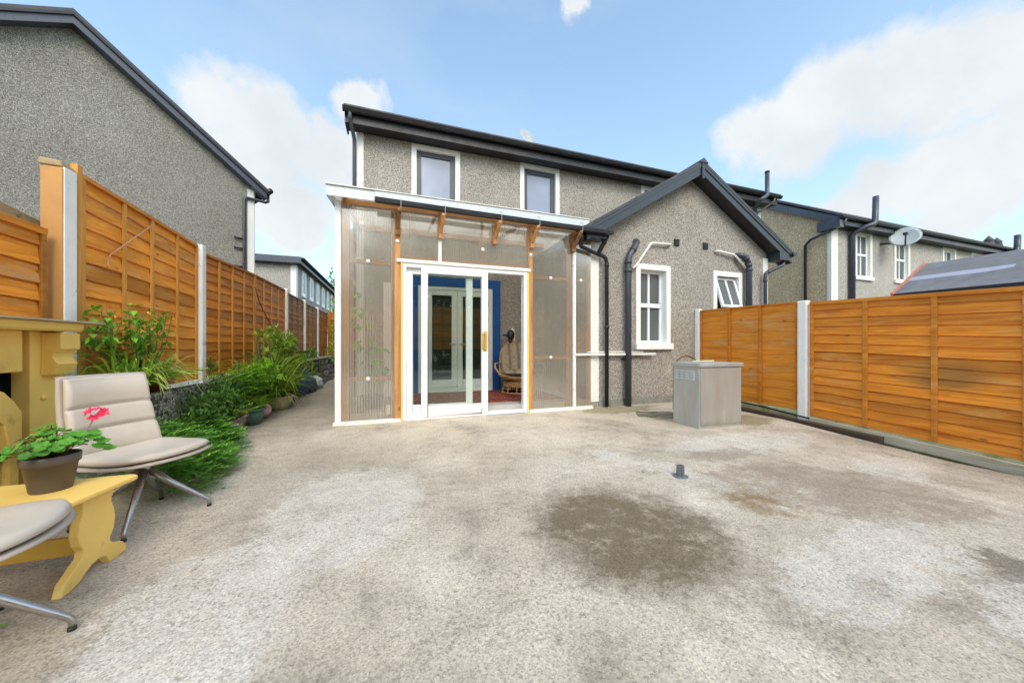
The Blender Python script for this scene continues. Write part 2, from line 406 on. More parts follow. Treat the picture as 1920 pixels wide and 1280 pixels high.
def poly(name='fluted_polycarbonate', k=1.0, tl=.26, gl=.10):
    t = NT(name)
    sx = t.n('ShaderNodeSeparateXYZ'); t.put(sx.inputs[0], t.obj())
    ph = t.math('ADD', sx.outputs[0], sx.outputs[1])
    w = t.math('SINE', t.math('MULTIPLY', ph, 2*math.pi/.036))
    ln = t.ramp(t.math('MULTIPLY_ADD', w, .5), [(0, 0), (1, 1)])
    x = t.n('ShaderNodeMath', operation='MULTIPLY_ADD'); t.put(x.inputs[0], w); x.inputs[1].default_value = .5; x.inputs[2].default_value = .5
    st = t.ramp(x.outputs[0], [(.1, .075), (.62, .11), (.95, .28)])
    dirt = t.ramp(t.noise(1.1, 5, .6, t.map(scale=(1.5, 1, .8))), [(.35, .85), (.7, 1.3)])
    f = t.math('MULTIPLY', t.math('MULTIPLY', st, dirt), k, True)
    nrm = t.bump(x.outputs[0], .35, .01)
    tr = t.sh('ShaderNodeBsdfTransparent', (.99,.965,.91))
    d = t.mixsh(tl, t.sh('ShaderNodeBsdfDiffuse', (.93,.87,.76), Normal=nrm), t.sh('ShaderNodeBsdfTranslucent', (.94,.90,.81)))
    g = t.sh('ShaderNodeBsdfGlossy', (.9,.9,.9), Roughness=.11)
    lw = t.n('ShaderNodeLayerWeight'); lw.inputs['Blend'].default_value = .3
    body = t.mixsh(f, tr, d)
    fr = t.math('ADD', t.math('MULTIPLY', lw.outputs['Fresnel'], .8), gl, True)
    return t.done(t.mixsh(fr, body, g))
M['poly'] = poly(); M['poly_roof'] = poly('roof_polycarbonate', 1.8, .95, .02)

def patio_mat():
    t = NT('weathered_concrete')
    ob = t.obj()
    wob = t.noise(3.4, 12, .80, col=True)
    sub = t.n('ShaderNodeVectorMath', operation='MULTIPLY_ADD'); t.put(sub.inputs[0], wob); sub.inputs[1].default_value = (.85,.85,0); sub.inputs[2].default_value = (-.425,-.425,0)
    ad = t.n('ShaderNodeVectorMath', operation='ADD'); t.put(ad.inputs[0], ob); t.put(ad.inputs[1], sub.outputs[0])
    wo2 = t.noise(11, 9, .75, col=True)
    sb2 = t.n('ShaderNodeVectorMath', operation='MULTIPLY_ADD'); t.put(sb2.inputs[0], wo2); sb2.inputs[1].default_value = (.42,.42,0); sb2.inputs[2].default_value = (-.21,-.21,0)
    ad2 = t.n('ShaderNodeVectorMath', operation='ADD'); t.put(ad2.inputs[0], ad.outputs[0]); t.put(ad2.inputs[1], sb2.outputs[0])
    v = ad2.outputs[0]
    def blob(cx, cy, rx, ry, rot=0, e0=.80, e1=1.0):
        mp = t.map(v, loc=(cx, cy, 0), rot=(0, 0, R(rot)), scale=(rx, ry, 50), typ='TEXTURE')
        ln = t.n('ShaderNodeVectorMath', operation='LENGTH'); t.put(ln.inputs[0], mp)
        return t.ramp(ln.outputs['Value'], [(e0, 1), (min(1, e1), 0)])
    # overall tone
    c = t.ramp(t.noise(.85, 7, .62), [(.3, (.34,.293,.226)), (.5, (.51,.45,.367)), (.7, (.665,.607,.522))])
    m2 = t.ramp(t.noise(3.6, 9, .72), [(.34, .70), (.47, .98), (.6, 1.08), (.7, 1.24)])
    c = t.mix(1, c, m2, 'MULTIPLY')
    ragged = t.ramp(t.noise(6, 8, .74, t.map(loc=(9,3,0))), [(.34, .25), (.56, 1)])
    # warm cream blotches by the house
    c = t.mix(t.math('MULTIPLY', blob(1.3, 4.6, 3.2, 1.5, 0, .3, 1), t.ramp(t.noise(1.3, 6, .65, t.map(loc=(4,4,0))), [(.40, 0), (.54, .75)])), c, (.64,.555,.43))
    # darker path along the side of the house
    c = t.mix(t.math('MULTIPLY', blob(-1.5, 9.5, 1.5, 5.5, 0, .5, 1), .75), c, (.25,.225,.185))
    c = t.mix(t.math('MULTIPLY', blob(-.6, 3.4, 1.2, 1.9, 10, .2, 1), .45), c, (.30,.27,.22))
    # pale washed areas
    for b in ((2.30, 1.06, .85, .24, 8), (2.25, 2.55, .16, .8, 30), (-.3, 2.6, .55, .8, 0), (3.9, 2.9, 1.3, .35, 0), (2.6, .62, .5, .2, 10), (-.75, 1.75, .4, .6, 0), (4.4, 1.9, .6, .25, 20)):
        c = t.mix(t.math('MULTIPLY', blob(*b), t.math('MULTIPLY', ragged, .68)), c, (.655,.62,.57))
    # damp brown area on the right
    c = t.mix(t.math('MULTIPLY', blob(3.25, 1.70, 1.05, .58, -25), t.math('MULTIPLY', ragged, .8)), c, (.31,.25,.19))
    c = t.mix(t.math('MULTIPLY', blob(3.2, 2.6, .45, .16, 0), .55), c, (.27,.22,.17))
    # dark mossy stain
    st = t.math('MULTIPLY', blob(1.32, 1.72, .62, .70, 30, .62, 1.0), t.ramp(t.noise(6.5, 10, .8), [(.36, .3), (.50, 1)]))
    c = t.mix(st, c, (.178,.145,.096))
    c = t.mix(t.math('MULTIPLY', blob(2.44, 1.72, .32, .22, -20, .25, 1.0), .85), c, (.235,.155,.062))
    c = t.mix(t.math('MULTIPLY', blob(2.90, .75, .25, .22, 0, .6, 1.0), .85), c, (.20,.165,.13))
    # green by the walls
    for b in ((3.7, 5.0, .8, .35, 0), (4.9, 3.7, .5, .35, 0), (4.0, 4.3, .35, .3, 0)):
        c = t.mix(t.math('MULTIPLY', blob(*b), .65), c, (.20,.18,.075))
    # exposed aggregate speckle
    cell = t.n('ShaderNodeSeparateColor'); t.put(cell.inputs[0], t.vor(165, out='Color'))
    cel2 = t.n('ShaderNodeSeparateColor'); t.put(cel2.inputs[0], t.vor(85, out='Color'))
    sp = t.noise(48, 6, .8)
    c = t.mix(1, c, t.ramp(cell.outputs[0], [(.0, .64), (.22, .88), (.6, 1.02), (1, 1.22)]), 'MULTIPLY')
    c = t.mix(1, c, t.ramp(sp, [(.34, .72), (.45, .96), (.58, 1.03), (.68, 1.15)]), 'MULTIPLY')
    chip = t.math('MULTIPLY', t.ramp(cel2.outputs[1], [(.84, 0), (.88, 1)]), t.ramp(t.noise(2.2, 6, .7, t.map(loc=(2,7,0))), [(.42, 0), (.58, .45)]))
    c = t.mix(chip, c, (.19,.16,.13))
    pit = t.ramp(t.noise(24, 4, .75, t.map(loc=(7, 2, 0))), [(.61, 0), (.66, .6)])
    c = t.mix(pit, c, (.15,.125,.10))
    strk = t.ramp(t.noise(13, 8, .75, t.map(rot=(0,0,R(20)), scale=(1.0, 3.2, 1))), [(.60, 0), (.65, .6)])
    c = t.mix(strk, c, (.17,.145,.115))
    c = t.mix(1, c, (1.02, .992, .95), 'MULTIPLY')
    h = t.mix(.5, sp, t.noise(9, 5, .6))
    return t.done(t.bsdf(c, .88, 0, t.bump(h, .55, .012), .25))
M['patio'] = patio_mat()

def rug_mat():
    t = NT('persian_rug')
    v1 = t.vor(14, out='Color'); n1 = t.noise(16, 4, .7)
    c = t.ramp(n1, [(.36, (.05,.02,.02)), (.47, (.26,.05,.04)), (.56, (.34,.09,.06)), (.66, (.42,.28,.17))], 'LINEAR')
    c = t.mix(.25, c, t.mix(1, c, v1, 'MULTIPLY'))
    w = t.ramp(t.noise(5, 3, .6), [(.45, 0), (.6, .4)])
    c = t.mix(w, c, (.14,.05,.05))
    return t.done(t.bsdf(c, .95, 0, t.bump(n1, .3, .004), .1))
M['rug'] = rug_mat()
def fabric_mat():
    t = NT('floral_cushion')
    sx = t.n('ShaderNodeSeparateXYZ'); t.put(sx.inputs[0], t.obj())
    st = t.math('SINE', t.math('MULTIPLY', sx.outputs[0], 2*math.pi/.16))
    base = t.ramp(st, [(.0, (.46,.37,.27)), (.35, (.46,.36,.26)), (.6, (.50,.20,.17)), (.9, (.17,.23,.13))])
    n1 = t.noise(38, 4, .7)
    c = t.mix(t.ramp(n1, [(.5, 0), (.6, .7)]), base, (.16,.15,.10))
    c = t.mix(t.ramp(t.noise(27, 3, .6, t.map(loc=(5,5,5))), [(.58, 0), (.66, .6)]), c, (.50,.38,.29))
    return t.done(t.bsdf(c, .9, 0, None, .1))
M['fabric'] = fabric_mat()
def ball_mat():
    t = NT('printed_ball')
    c = t.ramp(t.noise(3, 2), [(.4, (.62,.30,.34)), (.6, (.66,.53,.42))])
    sp = t.vor(26)
    c = t.mix(t.math('MULTIPLY', t.ramp(sp, [(.16, 1), (.22, 0)]), t.ramp(t.noise(7, 2), [(.48, 0), (.54, .75)])), c, (.18,.12,.16))
    return t.done(t.bsdf(c, .5, 0, None, .4))
M['ball'] = ball_mat()

# ------------------------------------------------------------------ foliage helpers
def blade(mb, base, az, length, width, rise, droop, n=6, twist=0):
    base = Vector(base); d = Vector((math.cos(az), math.sin(az), 0)); sd = Vector((-math.sin(az), math.cos(az), 0))
    o = len(mb.v)
    for i in range(n+1):
        t = i/n
        p = base + d*(length*(t*math.cos(rise) + .18*droop*t*t)) + Vector((0, 0, length*(math.sin(rise)*t - droop*t*t*t*.9)))
        w = width*(.55+.45*min(1, t*4))*(1-t**2.2)**.8/2 + .0006
        s2 = (sd*math.cos(twist*t) + Vector((0,0,1))*math.sin(twist*t))
        mb.v.append(tuple(p - s2*w + Vector((0,0,w*.35)))); mb.v.append(tuple(p)); mb.v.append(tuple(p + s2*w + Vector((0,0,w*.35))))
    for i in range(n):
        a = o+3*i
        mb.f.append((a, a+1, a+4, a+3)); mb.f.append((a+1, a+2, a+5, a+4))
def leaf(mb, p, d, up, ln, w):
    p = Vector(p); d = Vector(d).normalized(); s = d.cross(Vector(up))
    if s.length < 1e-4: s = Vector((1,0,0))
    s.normalize(); u = s.cross(d)
    a = p; m1 = p + d*ln*.45 + s*w/2 + u*w*.18; m2 = p + d*ln*.45 - s*w/2 + u*w*.18; mid = p + d*ln*.5; tip = p + d*ln - u*ln*.12
    mb.add([a, m1, mid, m2, tip], [(0,2,1),(0,3,2),(1,2,4),(2,3,4)])
def rdir(r, zb=0):
    a = r.uniform(0, 2*math.pi); z = r.uniform(-1, 1); q = math.sqrt(1-z*z)
    v = Vector((q*math.cos(a), q*math.sin(a), z+zb)); return v.normalized()
def leafy(mb, c, rad, n, size, r, clumps=9, aspect=.5, flat=.3):
    c = Vector(c)
    cs = []
    for _ in range(clumps):
        d = rdir(r); k = r.uniform(.35, .85)
        cs.append((Vector((d.x*rad[0]*k, d.y*rad[1]*k, d.z*rad[2]*k)), r.uniform(.25, .5)))
    for _ in range(n):
        cc, cr = r.choice(cs); d = rdir(r); k = cr*(r.random()**.4)
        p = c + cc + Vector((d.x*rad[0]*k, d.y*rad[1]*k, d.z*rad[2]*k))
        dd = (d + rdir(r)*.8 + Vector((0,0,flat-.3))).normalized()
        s = size*r.uniform(.6, 1.25)
        leaf(mb, p, dd, (r.uniform(-.4,.4), r.uniform(-.4,.4), 1), s, s*aspect)
def spray(mb, base, d, ln, r, pairs=7, nl=.05, w=.012):
    base = Vector(base); d = Vector(d).normalized()
    s = d.cross(Vector((0,0,1))).normalized()
    for i in range(pairs):
        t = (i+.6)/pairs
        p = base + d*ln*t + Vector((0,0,-.10*ln*t*t))
        k = nl*(1-.55*t)*r.uniform(.8, 1.2)
        for sg in (-1, 1):
            dd = (d*.8 + s*sg*.75 + Vector((0,0,r.uniform(-.1,.35)))).normalized()
            q = p + dd*k; n2 = dd.cross(Vector((0,0,1))).normalized()*w/2
            mb.add([p - n2*.6, p + n2*.6, q + n2*.3, q - n2*.3], [(0,1,2,3)])

# ------------------------------------------------------------------ ground
tag(MB().box(-300, 300, -300, 300, -.75, -.22).build('ground', M['ground']), None, None, None, 'structure')
def gz(x, y):
    k = max(0., min(1., (x-3.2)/2.2)); k = k*k*(3-2*k)
    j = max(0., min(1.6, 3.5-y))
    return -.072*j*k
mb = MB()
x0, x1, y0, y1 = -2.62, 5.51, -5.0, 15.6
nx, ny = 62, 150
mb.grid(lambda u, v: (x0+(x1-x0)*u - (.0 if u < .98 else .02*math.sin(37*v)), y0+(y1-y0)*v, gz(x0+(x1-x0)*u, y0+(y1-y0)*v)), nx, ny)
o = mb.build('patio', M['patio'], None, True, closed=False); tag(o, None, None, None, 'structure')
mb = MB(); mb.grid(lambda u, v: (5.5+.75*u, -4+10*v, gz(5.5, -4+10*v)-.05), 2, 40)
tag(mb.build('soil_strip', M['soil'], None, closed=False), None, None, None, 'structure')

# ------------------------------------------------------------------ fences
def lerp(a, b, t): return a+(b-a)*t
def fence_panel(label, X, ya, yb, top, bot, side=1, rows=13, bats=(0,.25,.5,.75,1), mat='fence', bmat='fence_batten', flush=False, group='fence panels', rail=.035, bw=.038, endw=None):
    root = thing('garden_fence', label, 'fence panel', (X, (ya+yb)/2, (bot[0]+bot[1])/2), group)
    r = random.Random(hash((round(ya, 2), round(X, 2))) & 0xffff)
    T = lambda y: lerp(top[0], top[1], (y-ya)/(yb-ya))
    B = lambda y: lerp(bot[0], bot[1], (y-ya)/(yb-ya))
    mb = MB(); seg = 7
    for i in range(rows):
        f0, f1 = i/rows, (i+1)/rows
        lap = .10/rows*1.2
        jit = [r.uniform(-.004, .004) for _ in range(seg+1)]
        tl = r.uniform(-.002, .003)
        o = len(mb.v)
        hgt = lambda y: T(y)-B(y)
        nxt = [r.uniform(-.0055, .0055) for _ in range(seg+1)] if i+1 < rows else [0]*(seg+1)
        if i: jit = keep
        else: jit = [0]*(seg+1)
        keep = nxt
        for j in range(seg+1):
            y = lerp(ya+.006, yb-.006, j/seg); zb = lerp(B(y), T(y), f0)+jit[j]; z2 = lerp(B(y), T(y), f1)+nxt[j]
            if flush: mb.v += [(X+side*(.006+tl), y, zb), (X+side*(.006+tl), y, z2-.003), (X+side*.0, y, z2-.0005), (X-side*.010, y, z2), (X-side*.010, y, zb)]
            else: mb.v += [(X+side*(.022+tl), y, zb), (X+side*(.007+tl), y, z2-.013), (X-side*.014, y, z2+.004), (X-side*.022, y, z2+.004), (X-side*.004, y, zb)]
        for j in range(seg):
            a = o+5*j
            for k in range(5): mb.f.append((a+k, a+(k+1)%5, a+5+(k+1)%5, a+5+k))
        mb.f.append((o, o+4, o+3, o+2, o+1)); e = o+5*seg; mb.f.append((e, e+1, e+2, e+3, e+4))
    mb.build('slats', M[mat], root)
    for q, f in enumerate(bats):
        w = bw if 0 < f < 1 else (endw or bw)
        y = lerp(ya+w/2, yb-w/2, f)
        m = MB(); h = w/2; a, b = y-h, y+h
        m.hexa([(X+side*.014, a, B(a)+.002), (X+side*.036, a, B(a)+.002), (X+side*.036, b, B(b)+.002), (X+side*.014, b, B(b)+.002),
                (X+side*.014, a, T(a)-rail), (X+side*.036, a, T(a)-rail), (X+side*.036, b, T(b)-rail), (X+side*.014, b, T(b)-rail)])
        m.build('batten', M[bmat], root, bevel=.003)
    m = MB()
    m.hexa([(X-side*.02, ya, T(ya)-rail), (X+side*.042, ya, T(ya)-rail), (X+side*.042, yb, T(yb)-rail), (X-side*.02, yb, T(yb)-rail),
            (X-side*.02, ya, T(ya)), (X+side*.042, ya, T(ya)), (X+side*.042, yb, T(yb)), (X-side*.02, yb, T(yb))])
    m.build('top_rail', M[mat], root, bevel=.003)
    return root
def post(label, x, y, z0, z1, wx=.10, wy=.10, mat='cream_post', group='concrete fence posts'):
    root = thing('fence_post', label, 'fence post', (x, y, z0), group)
    MB().box(x-wx/2, x+wx/2, y-wy/2, y+wy/2, z0, z1-.02).build('shaft', M[mat], root, bevel=.008)
    mb = MB(); a, b = wx/2, wy/2
    mb.hexa([(x-a, y-b, z1-.02), (x+a, y-b, z1-.02), (x+a, y+b, z1-.02), (x-a, y+b, z1-.02), (x-a+.015, y-b+.015, z1), (x+a-.015, y-b+.015, z1), (x+a-.015, y+b-.015, z1), (x-a+.015, y+b-.015, z1)])
    mb.build('cap', M[mat], root)
    return root
LF = -2.5
fence_panel('low weathered orange fence panel behind the yellow mantelpiece', -2.53, 1.72, 3.60, (2.05, 1.985), (.12, .05), 1, 14, (0, .33, .66, 1), 'fence_worn', 'fence_dark', group='lap fence panels on the left boundary', rail=.05)
root = thing('fence_post', 'tallest square post, orange in front and white at the side, by the mantelpiece', 'fence post', (-2.505, 3.725, 0), 'left boundary posts')
MB().box(-2.575, -2.445, 3.672, 3.785, -.1, 2.50).build('shaft', M['cream_post'], root, bevel=.005)
MB().box(-2.575, -2.452, 3.662, 3.672, -.1, 2.49).build('painted_face', M['post_orange'], root)
m = MB(); m.hexa([(-2.59,3.655,2.502),(-2.452,3.655,2.496),(-2.452,3.80,2.49),(-2.59,3.80,2.502),(-2.588,3.66,2.56),(-2.455,3.66,2.545),(-2.46,3.795,2.53),(-2.585,3.795,2.555)])
m.build('cap', M['mould'], root, bevel=.01)
m = MB(); m.box(-2.50, -2.452, 3.80, 3.85, .5, 2.585)
tag(m.build('fence_stake', M['fence_batten'], None, bevel=.004), 'pale yellow upright stake between the tall square post and first big panel', 'stake')
fence_panel('bright orange lap panel beside the tallest post, behind the flowering swords', LF, 3.86, 5.64, (2.535, 2.435), (.66, .64), 1, 13, (0, .27, .5, .76, 1), 'fence', group='lap fence panels on the left boundary')
post('white post with a rounded top between the first and second tall orange panels', -2.47, 5.715, -.1, 2.455, .085, .10, group='left boundary posts')
fence_panel('second tall orange lap panel, standing right of the rounded white post', LF, 5.78, 7.60, (2.375, 2.44), (.66, .66), 1, 14, (0, .25, .5, .75, 1), 'fence_deep', group='lap fence panels on the left boundary')
fence_panel('reddish orange lap panel behind the leaning brown cane', LF, 7.62, 9.45, (2.44, 2.44), (.66, .66), 1, 14, (0, .25, .5, .75, 1), 'fence_deep', group='lap fence panels on the left boundary')
post('white mossy post just above the big clump of strap leaves', -2.47, 9.52, -.1, 2.47, .09, .10, group='left boundary posts')
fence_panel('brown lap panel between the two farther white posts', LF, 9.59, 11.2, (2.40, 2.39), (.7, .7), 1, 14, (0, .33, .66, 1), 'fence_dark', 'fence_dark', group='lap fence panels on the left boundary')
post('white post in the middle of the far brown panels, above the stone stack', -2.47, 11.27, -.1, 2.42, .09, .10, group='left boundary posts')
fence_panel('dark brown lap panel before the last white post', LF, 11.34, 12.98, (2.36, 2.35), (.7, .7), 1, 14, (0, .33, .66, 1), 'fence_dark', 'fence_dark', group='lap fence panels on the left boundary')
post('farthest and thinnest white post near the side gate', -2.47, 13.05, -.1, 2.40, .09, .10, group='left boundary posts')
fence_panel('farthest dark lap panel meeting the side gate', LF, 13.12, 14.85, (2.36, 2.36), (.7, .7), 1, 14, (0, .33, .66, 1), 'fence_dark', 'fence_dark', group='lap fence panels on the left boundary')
# side gate
g = thing('side_gate', 'brown boarded gate closing the far end of the side path', 'gate', (-1.8, 15.0, .3))
m = MB()
for i in range(9): m.box(-2.45+i*.16, -2.45+i*.16+.153, 15.0, 15.02, .3, 2.42)
m.build('boards', M['fence_dark'], g)
for z in (.6, 2.1): MB().box(-2.45, -1.02, 14.96, 14.998, z, z+.1).build('rail', M['fence_dark'], g)
MB().box(-2.46, -2.36, 14.93, 15.05, 0, 2.45).build('post', M['fence_dark'], g)
# right boundary
RF = 5.75
post('white post at the corner of the rear extension wall, behind the metal cabinet', RF, 5.24, -.2, 1.83, .10, .10, group='right boundary posts')
fence_panel('flush-boarded orange panel with worn bare streaks behind the metal cabinet', RF, 3.45, 5.17, (1.765, 1.80), (.14, .135), -1, 11, (.0, .32, .65, 1), 'fence_worn', 'fence_deep', True, group='fence panels on the right boundary', rail=.02, bw=.05, endw=.03)
post('broad bright white post between the two right hand panels', RF-.01, 3.375, -.25, 1.765, .11, .115, group='right boundary posts')
fence_panel('long orange lap panel nearest the camera on the right, below the shed roof', RF, 1.46, 3.29, (1.672, 1.735), (-.01, .085), -1, 14, (0, .333, .667, 1), 'fence_right', 'fence', group='fence panels on the right boundary', rail=.045, bw=.048)
fence_panel('orange lap panel at the right edge running past the camera', RF, -.42, 1.42, (1.60, 1.67), (-.10, -.01), -1, 14, (0, .333, .667, 1), 'fence', 'fence', group='fence panels on the right boundary', rail=.045, bw=.048)
m = MB(); m.box(RF-.02, RF+.03, 3.44, 5.18, -.1, .13)
tag(m.build('gravel_board', M['moss'], None, bevel=.004), 'greenish concrete board under the worn flush panel', 'gravel board', 'gravel boards')
m = MB(); m.hexa([(RF-.03,-.4,-.32),(RF+.02,-.4,-.32),(RF+.02,3.3,-.2),(RF-.03,3.3,-.2),(RF-.03,-.4,-.115),(RF+.02,-.4,-.115),(RF+.02,3.3,.078),(RF-.03,3.3,.078)])
tag(m.build('gravel_board', M['moss'], None, bevel=.004), 'algae-stained board under the long lap panel on the right', 'gravel board', 'gravel boards')
m = MB(); a = Vector((5.66,-.3,-.20)); b = Vector((5.655,3.25,.02)); m.bar(a, b, .045, .11)
tag(m.build('plank', M['old_wood'], None, bevel=.004), 'long pale weathered plank lying along the foot of the long right panel', 'plank')
m = MB(); m.bar((5.585,2.45,-.05), (5.60,4.9,.04), .10, .085)
tag(m.build('beam', M['dark_wood'], None, bevel=.008), 'dark brown beam lying on the ground beside the worn flush panel', 'beam')
m = MB(); m.tube([(5.66,2.7,.03),(5.685,3.3,.05),(5.70,3.9,.10),(5.70,4.4,.13),(5.69,4.9,.12)], .012, 8)
tag(m.build('cable', M['wire'], None, True), 'black cable drooping along the foot of the worn flush panel', 'cable')

# ------------------------------------------------------------------ walls with openings
def wallfaces(mb, ubr, top, zb, holes, fm):
    us = set(ubr)
    for h in holes: us |= {h[0], h[1]}
    us = sorted(us)
    for a, b in zip(us, us[1:]):
        mid = (a+b)/2
        hs = sorted([h for h in holes if h[0] <= mid <= h[1]], key=lambda h: h[2])
        z = zb
        for h in hs:
            mb.add([fm(a, z), fm(b, z), fm(b, h[2]), fm(a, h[2])], [(0,1,2,3)]); z = h[3]
        mb.add([fm(a, z), fm(b, z), fm(b, top(b)), fm(a, top(a))], [(0,1,2,3)])

def win_box(root, x0, x1, z0, z1, Y, depth, fmat, gmat, sur=.10, surmat='white', bars=0, sill=True, fw=.05, prou=.018, mid=True):
    """window in a wall facing -Y: surround (with reveal) > frame > pane"""
    m = MB()
    so = sur
    yF = Y-prou
    zb = z0 if sill else z0-so
    m.box(x0-so, x0, yF, Y+depth, zb, z1+so); m.box(x1, x1+so, yF, Y+depth, zb, z1+so)
    m.box(x0, x1, yF, Y+depth, z1, z1+so)
    if not sill: m.box(x0, x1, yF, Y+depth, z0-so, z0)
    w = m.build('window_surround', M[surmat], root)
    if sill: MB().box(x0-so-.03, x1+so+.03, Y-.07, Y+depth, z0-.12, z0).build('sill', M[surmat], root, bevel=.006)
    yf = Y+depth-.05
    m = MB()
    m.box(x0, x0+fw, yf, yf+.06, z0, z1); m.box(x1-fw, x1, yf, yf+.06, z0, z1)
    m.box(x0+fw, x1-fw, yf, yf+.06, z1-fw, z1); m.box(x0+fw, x1-fw, yf, yf+.06, z0, z0+fw)
    if bars:
        zm = (z0+z1)/2+.03; xm = (x0+x1)/2
        m.box(xm-.022, xm+.022, yf+.004, yf+.055, z0+fw, z1-fw)
        if mid: m.box(x0+fw, x1-fw, yf-.012, yf+.055, zm-.04, zm+.04)
    f = m.build('window_frame', M[fmat], root, bevel=.005)
    MB().box(x0+fw-.005, x1-fw+.005, yf+.03, yf+.036, z0+fw-.005, z1-fw+.005).build('pane', M[gmat], f)
    return w

def gutter_run(mb, x0, x1, Y, z, r=.06):
    n = 7
    prof = [(Y - r*math.cos(math.pi*i/(n-1)), z - r*1.05*math.sin(math.pi*i/(n-1))) for i in range(n)]
    prof = [(prof[0][0]-.008, z+.012)] + prof + [(prof[-1][0], z+.012)]
    mb.prism(prof, 'x', x0, x1)

# ------------------------------------------------------------------ main house
W = 7.3; EX = 5.3
HX0, HX1 = -.68, 10.42
H = thing('semi_detached_house', 'grey pebbledash house with black eaves and a gabled rear extension', 'house', (4.9, 7.3, 0))
mb = MB()
ups = [(.43, 1.23, 3.95, 5.155), (2.805, 3.60, 3.95, 5.175), (6.16, 6.95, 3.95, 5.165)]
wallfaces(mb, [HX0, HX1], lambda x: 5.42, -.3, ups, lambda u, z: (u, W, z))
rz = 8.15
for x in (HX0, HX1):
    mb.add([(x, W, -.3), (x, 11.9, -.3), (x, 11.9, 5.42), (x, 9.6, 6.75), (x, W, 5.42)], [(0,1,2,3,4)])
mb.add([(HX0, 11.9, -.3), (HX1, 11.9, -.3), (HX1, 11.9, 5.42), (HX0, 11.9, 5.42)], [(0,1,2,3)])
mb.build('wall', M['dash'], H, closed=False)
for i, u in enumerate(ups):
    win_box(H, u[0], u[1], u[2], u[3], W, .10, 'anth', 'glass_sky', .10, 'white', sill=False, fw=.095)
MB().box(-.70, -.575, W-.015, W+.12, 0, 5.40).build('quoin', M['white'], H)
MB().box(HX1-.12, HX1+.02, W-.015, W+.12, 0, 5.40).build('quoin', M['white'], H)
mb = MB(); mb.box(-.86, 10.72, 7.02, W+.002, 5.27, 5.285); mb.build('soffit', M['soffit'], H)
mb = MB(); mb.box(-.86, 10.72, 7.0, 7.02, 5.255, 5.46); mb.build('fascia', M['soffit'], H, bevel=.004)
mb = MB(); mb.hexa([(-.875,7.0,5.25),(-.845,7.0,5.25),(-.845,7.4,5.25),(-.875,7.4,5.25),(-.875,7.0,5.5),(-.845,7.0,5.5),(-.845,7.4,5.72),(-.875,7.4,5.72)]); mb.build('verge_board', M['barge'], H)
mb = MB(); gutter_run(mb, -.90, 10.76, 6.93, 5.47, .062); g = mb.build('gutter', M['gutter'], H); smooth_by_angle(g, 50)
for i in range(12):
    x = .1+i*.9
    m = MB(); gutter_run(m, x, x+.035, 6.93, 5.47, .067); m.build('gutter_bracket', M['gutter'], g)
# roof
def roofslab(x0, x1, ya, za, yb, zb, t=.06):
    return MB().hexa([(x0,ya,za-t),(x1,ya,za-t),(x1,yb,zb-t),(x0,yb,zb-t),(x0,ya,za),(x1,ya,za),(x1,yb,zb),(x0,yb,zb)])
m = roofslab(-.88, 10.74, 6.90, 5.535, 9.6, 7.02); m2 = roofslab(-.88, 10.74, 9.6, 7.02, 12.3, 5.535); m.add(m2.v, m2.f)
m.build('roof', M['slate'], H)
# left downpipe
m = MB(); m.tube([(-.78,6.93,5.42),(-.78,6.97,5.30),(-.73,7.2,5.08),(-.73,7.22,4.9),(-.73,7.22,0)], .036, 12); m.build('downpipe', M['pipe'], H, True)
# vent stack + swan neck at right end
m = MB(); m.tube([(9.92,7.22,4.6),(9.92,7.15,4.98),(9.70,6.80,5.18),(9.82,6.78,5.26),(9.97,6.78,5.36),(9.97,6.78,6.0)], .055, 14); m.build('vent_stack', M['pipe'], H, True)
m = MB(); m.tube([(9.97,6.78,5.985),(9.97,6.78,6.03)], .06, 14); m.build('vent_cap', M['grille'], H, True)
m = MB(); m.tube([(10.5,6.93,5.42),(10.5,6.95,5.32),(10.0,7.18,4.92),(9.98,7.22,4.7)], .034, 12); m.build('downpipe', M['pipe'], H, True)
# rooftop dish
d = thing('satellite_dish', 'pale round dish peeping over the ridge line of the main house roof', 'satellite dish', (3.5, 8.95, 6.68))
Mx = Euler((R(70), 0, R(15))).to_matrix()
m = MB(); m.lathe([(.02,.0),(.12,.012),(.2,.035),(.255,.06),(.25,.066),(.12,.02),(.02,.008)], (3.5, 8.95, 6.93), 28, Mx); m.build('reflector', M['dish'], d, True)
m = MB(); m.tube([(3.5,8.97,6.66),(3.5,8.97,6.93)], .02); m.build('mast', M['pipe'], d, True)

# extension
ex0, ex1 = 3.31, 7.77; xm = 5.62; sl = .6
wtop = lambda x: 4.42 - sl*abs(x-xm)
EWs = [(4.375, 4.985, 1.15, 2.545), (6.295, 6.905, 1.15, 2.545)]
mb = MB(); wallfaces(mb, [ex0, xm, ex1], wtop, -.3, EWs, lambda u, z: (u, EX, z))
for x in (ex0, ex1): mb.add([(x,EX,-.3),(x,W,-.3),(x,W,wtop(x)),(x,EX,wtop(x))], [(0,1,2,3)])
mb.build('extension_wall', M['dash'], H, closed=False)
MB().box(ex0-.02, ex0+.155, EX-.018, EX+.05, .10, 3.02).build('quoin', M['trim_w'], H)
MB().box(ex1-.13, ex1+.02, EX-.018, EX+.05, .05, 3.02).build('quoin', M['trim_w'], H)
MB().box(ex0+.16, ex1-.14, EX-.012, EX+.05, -.2, .115).build('plinth', M['plinth'], H)
# left extension window: closed casements
w0 = EWs[0]; win_box(H, *w0, EX, .16, 'pvc', 'glass_obs', .10, 'white', bars=1, fw=.05, prou=.022)
m = MB(); m.box(4.93, 4.95, 5.375, 5.40, 1.83, 1.95)
m.build('window_stay', M['pvc'], H)
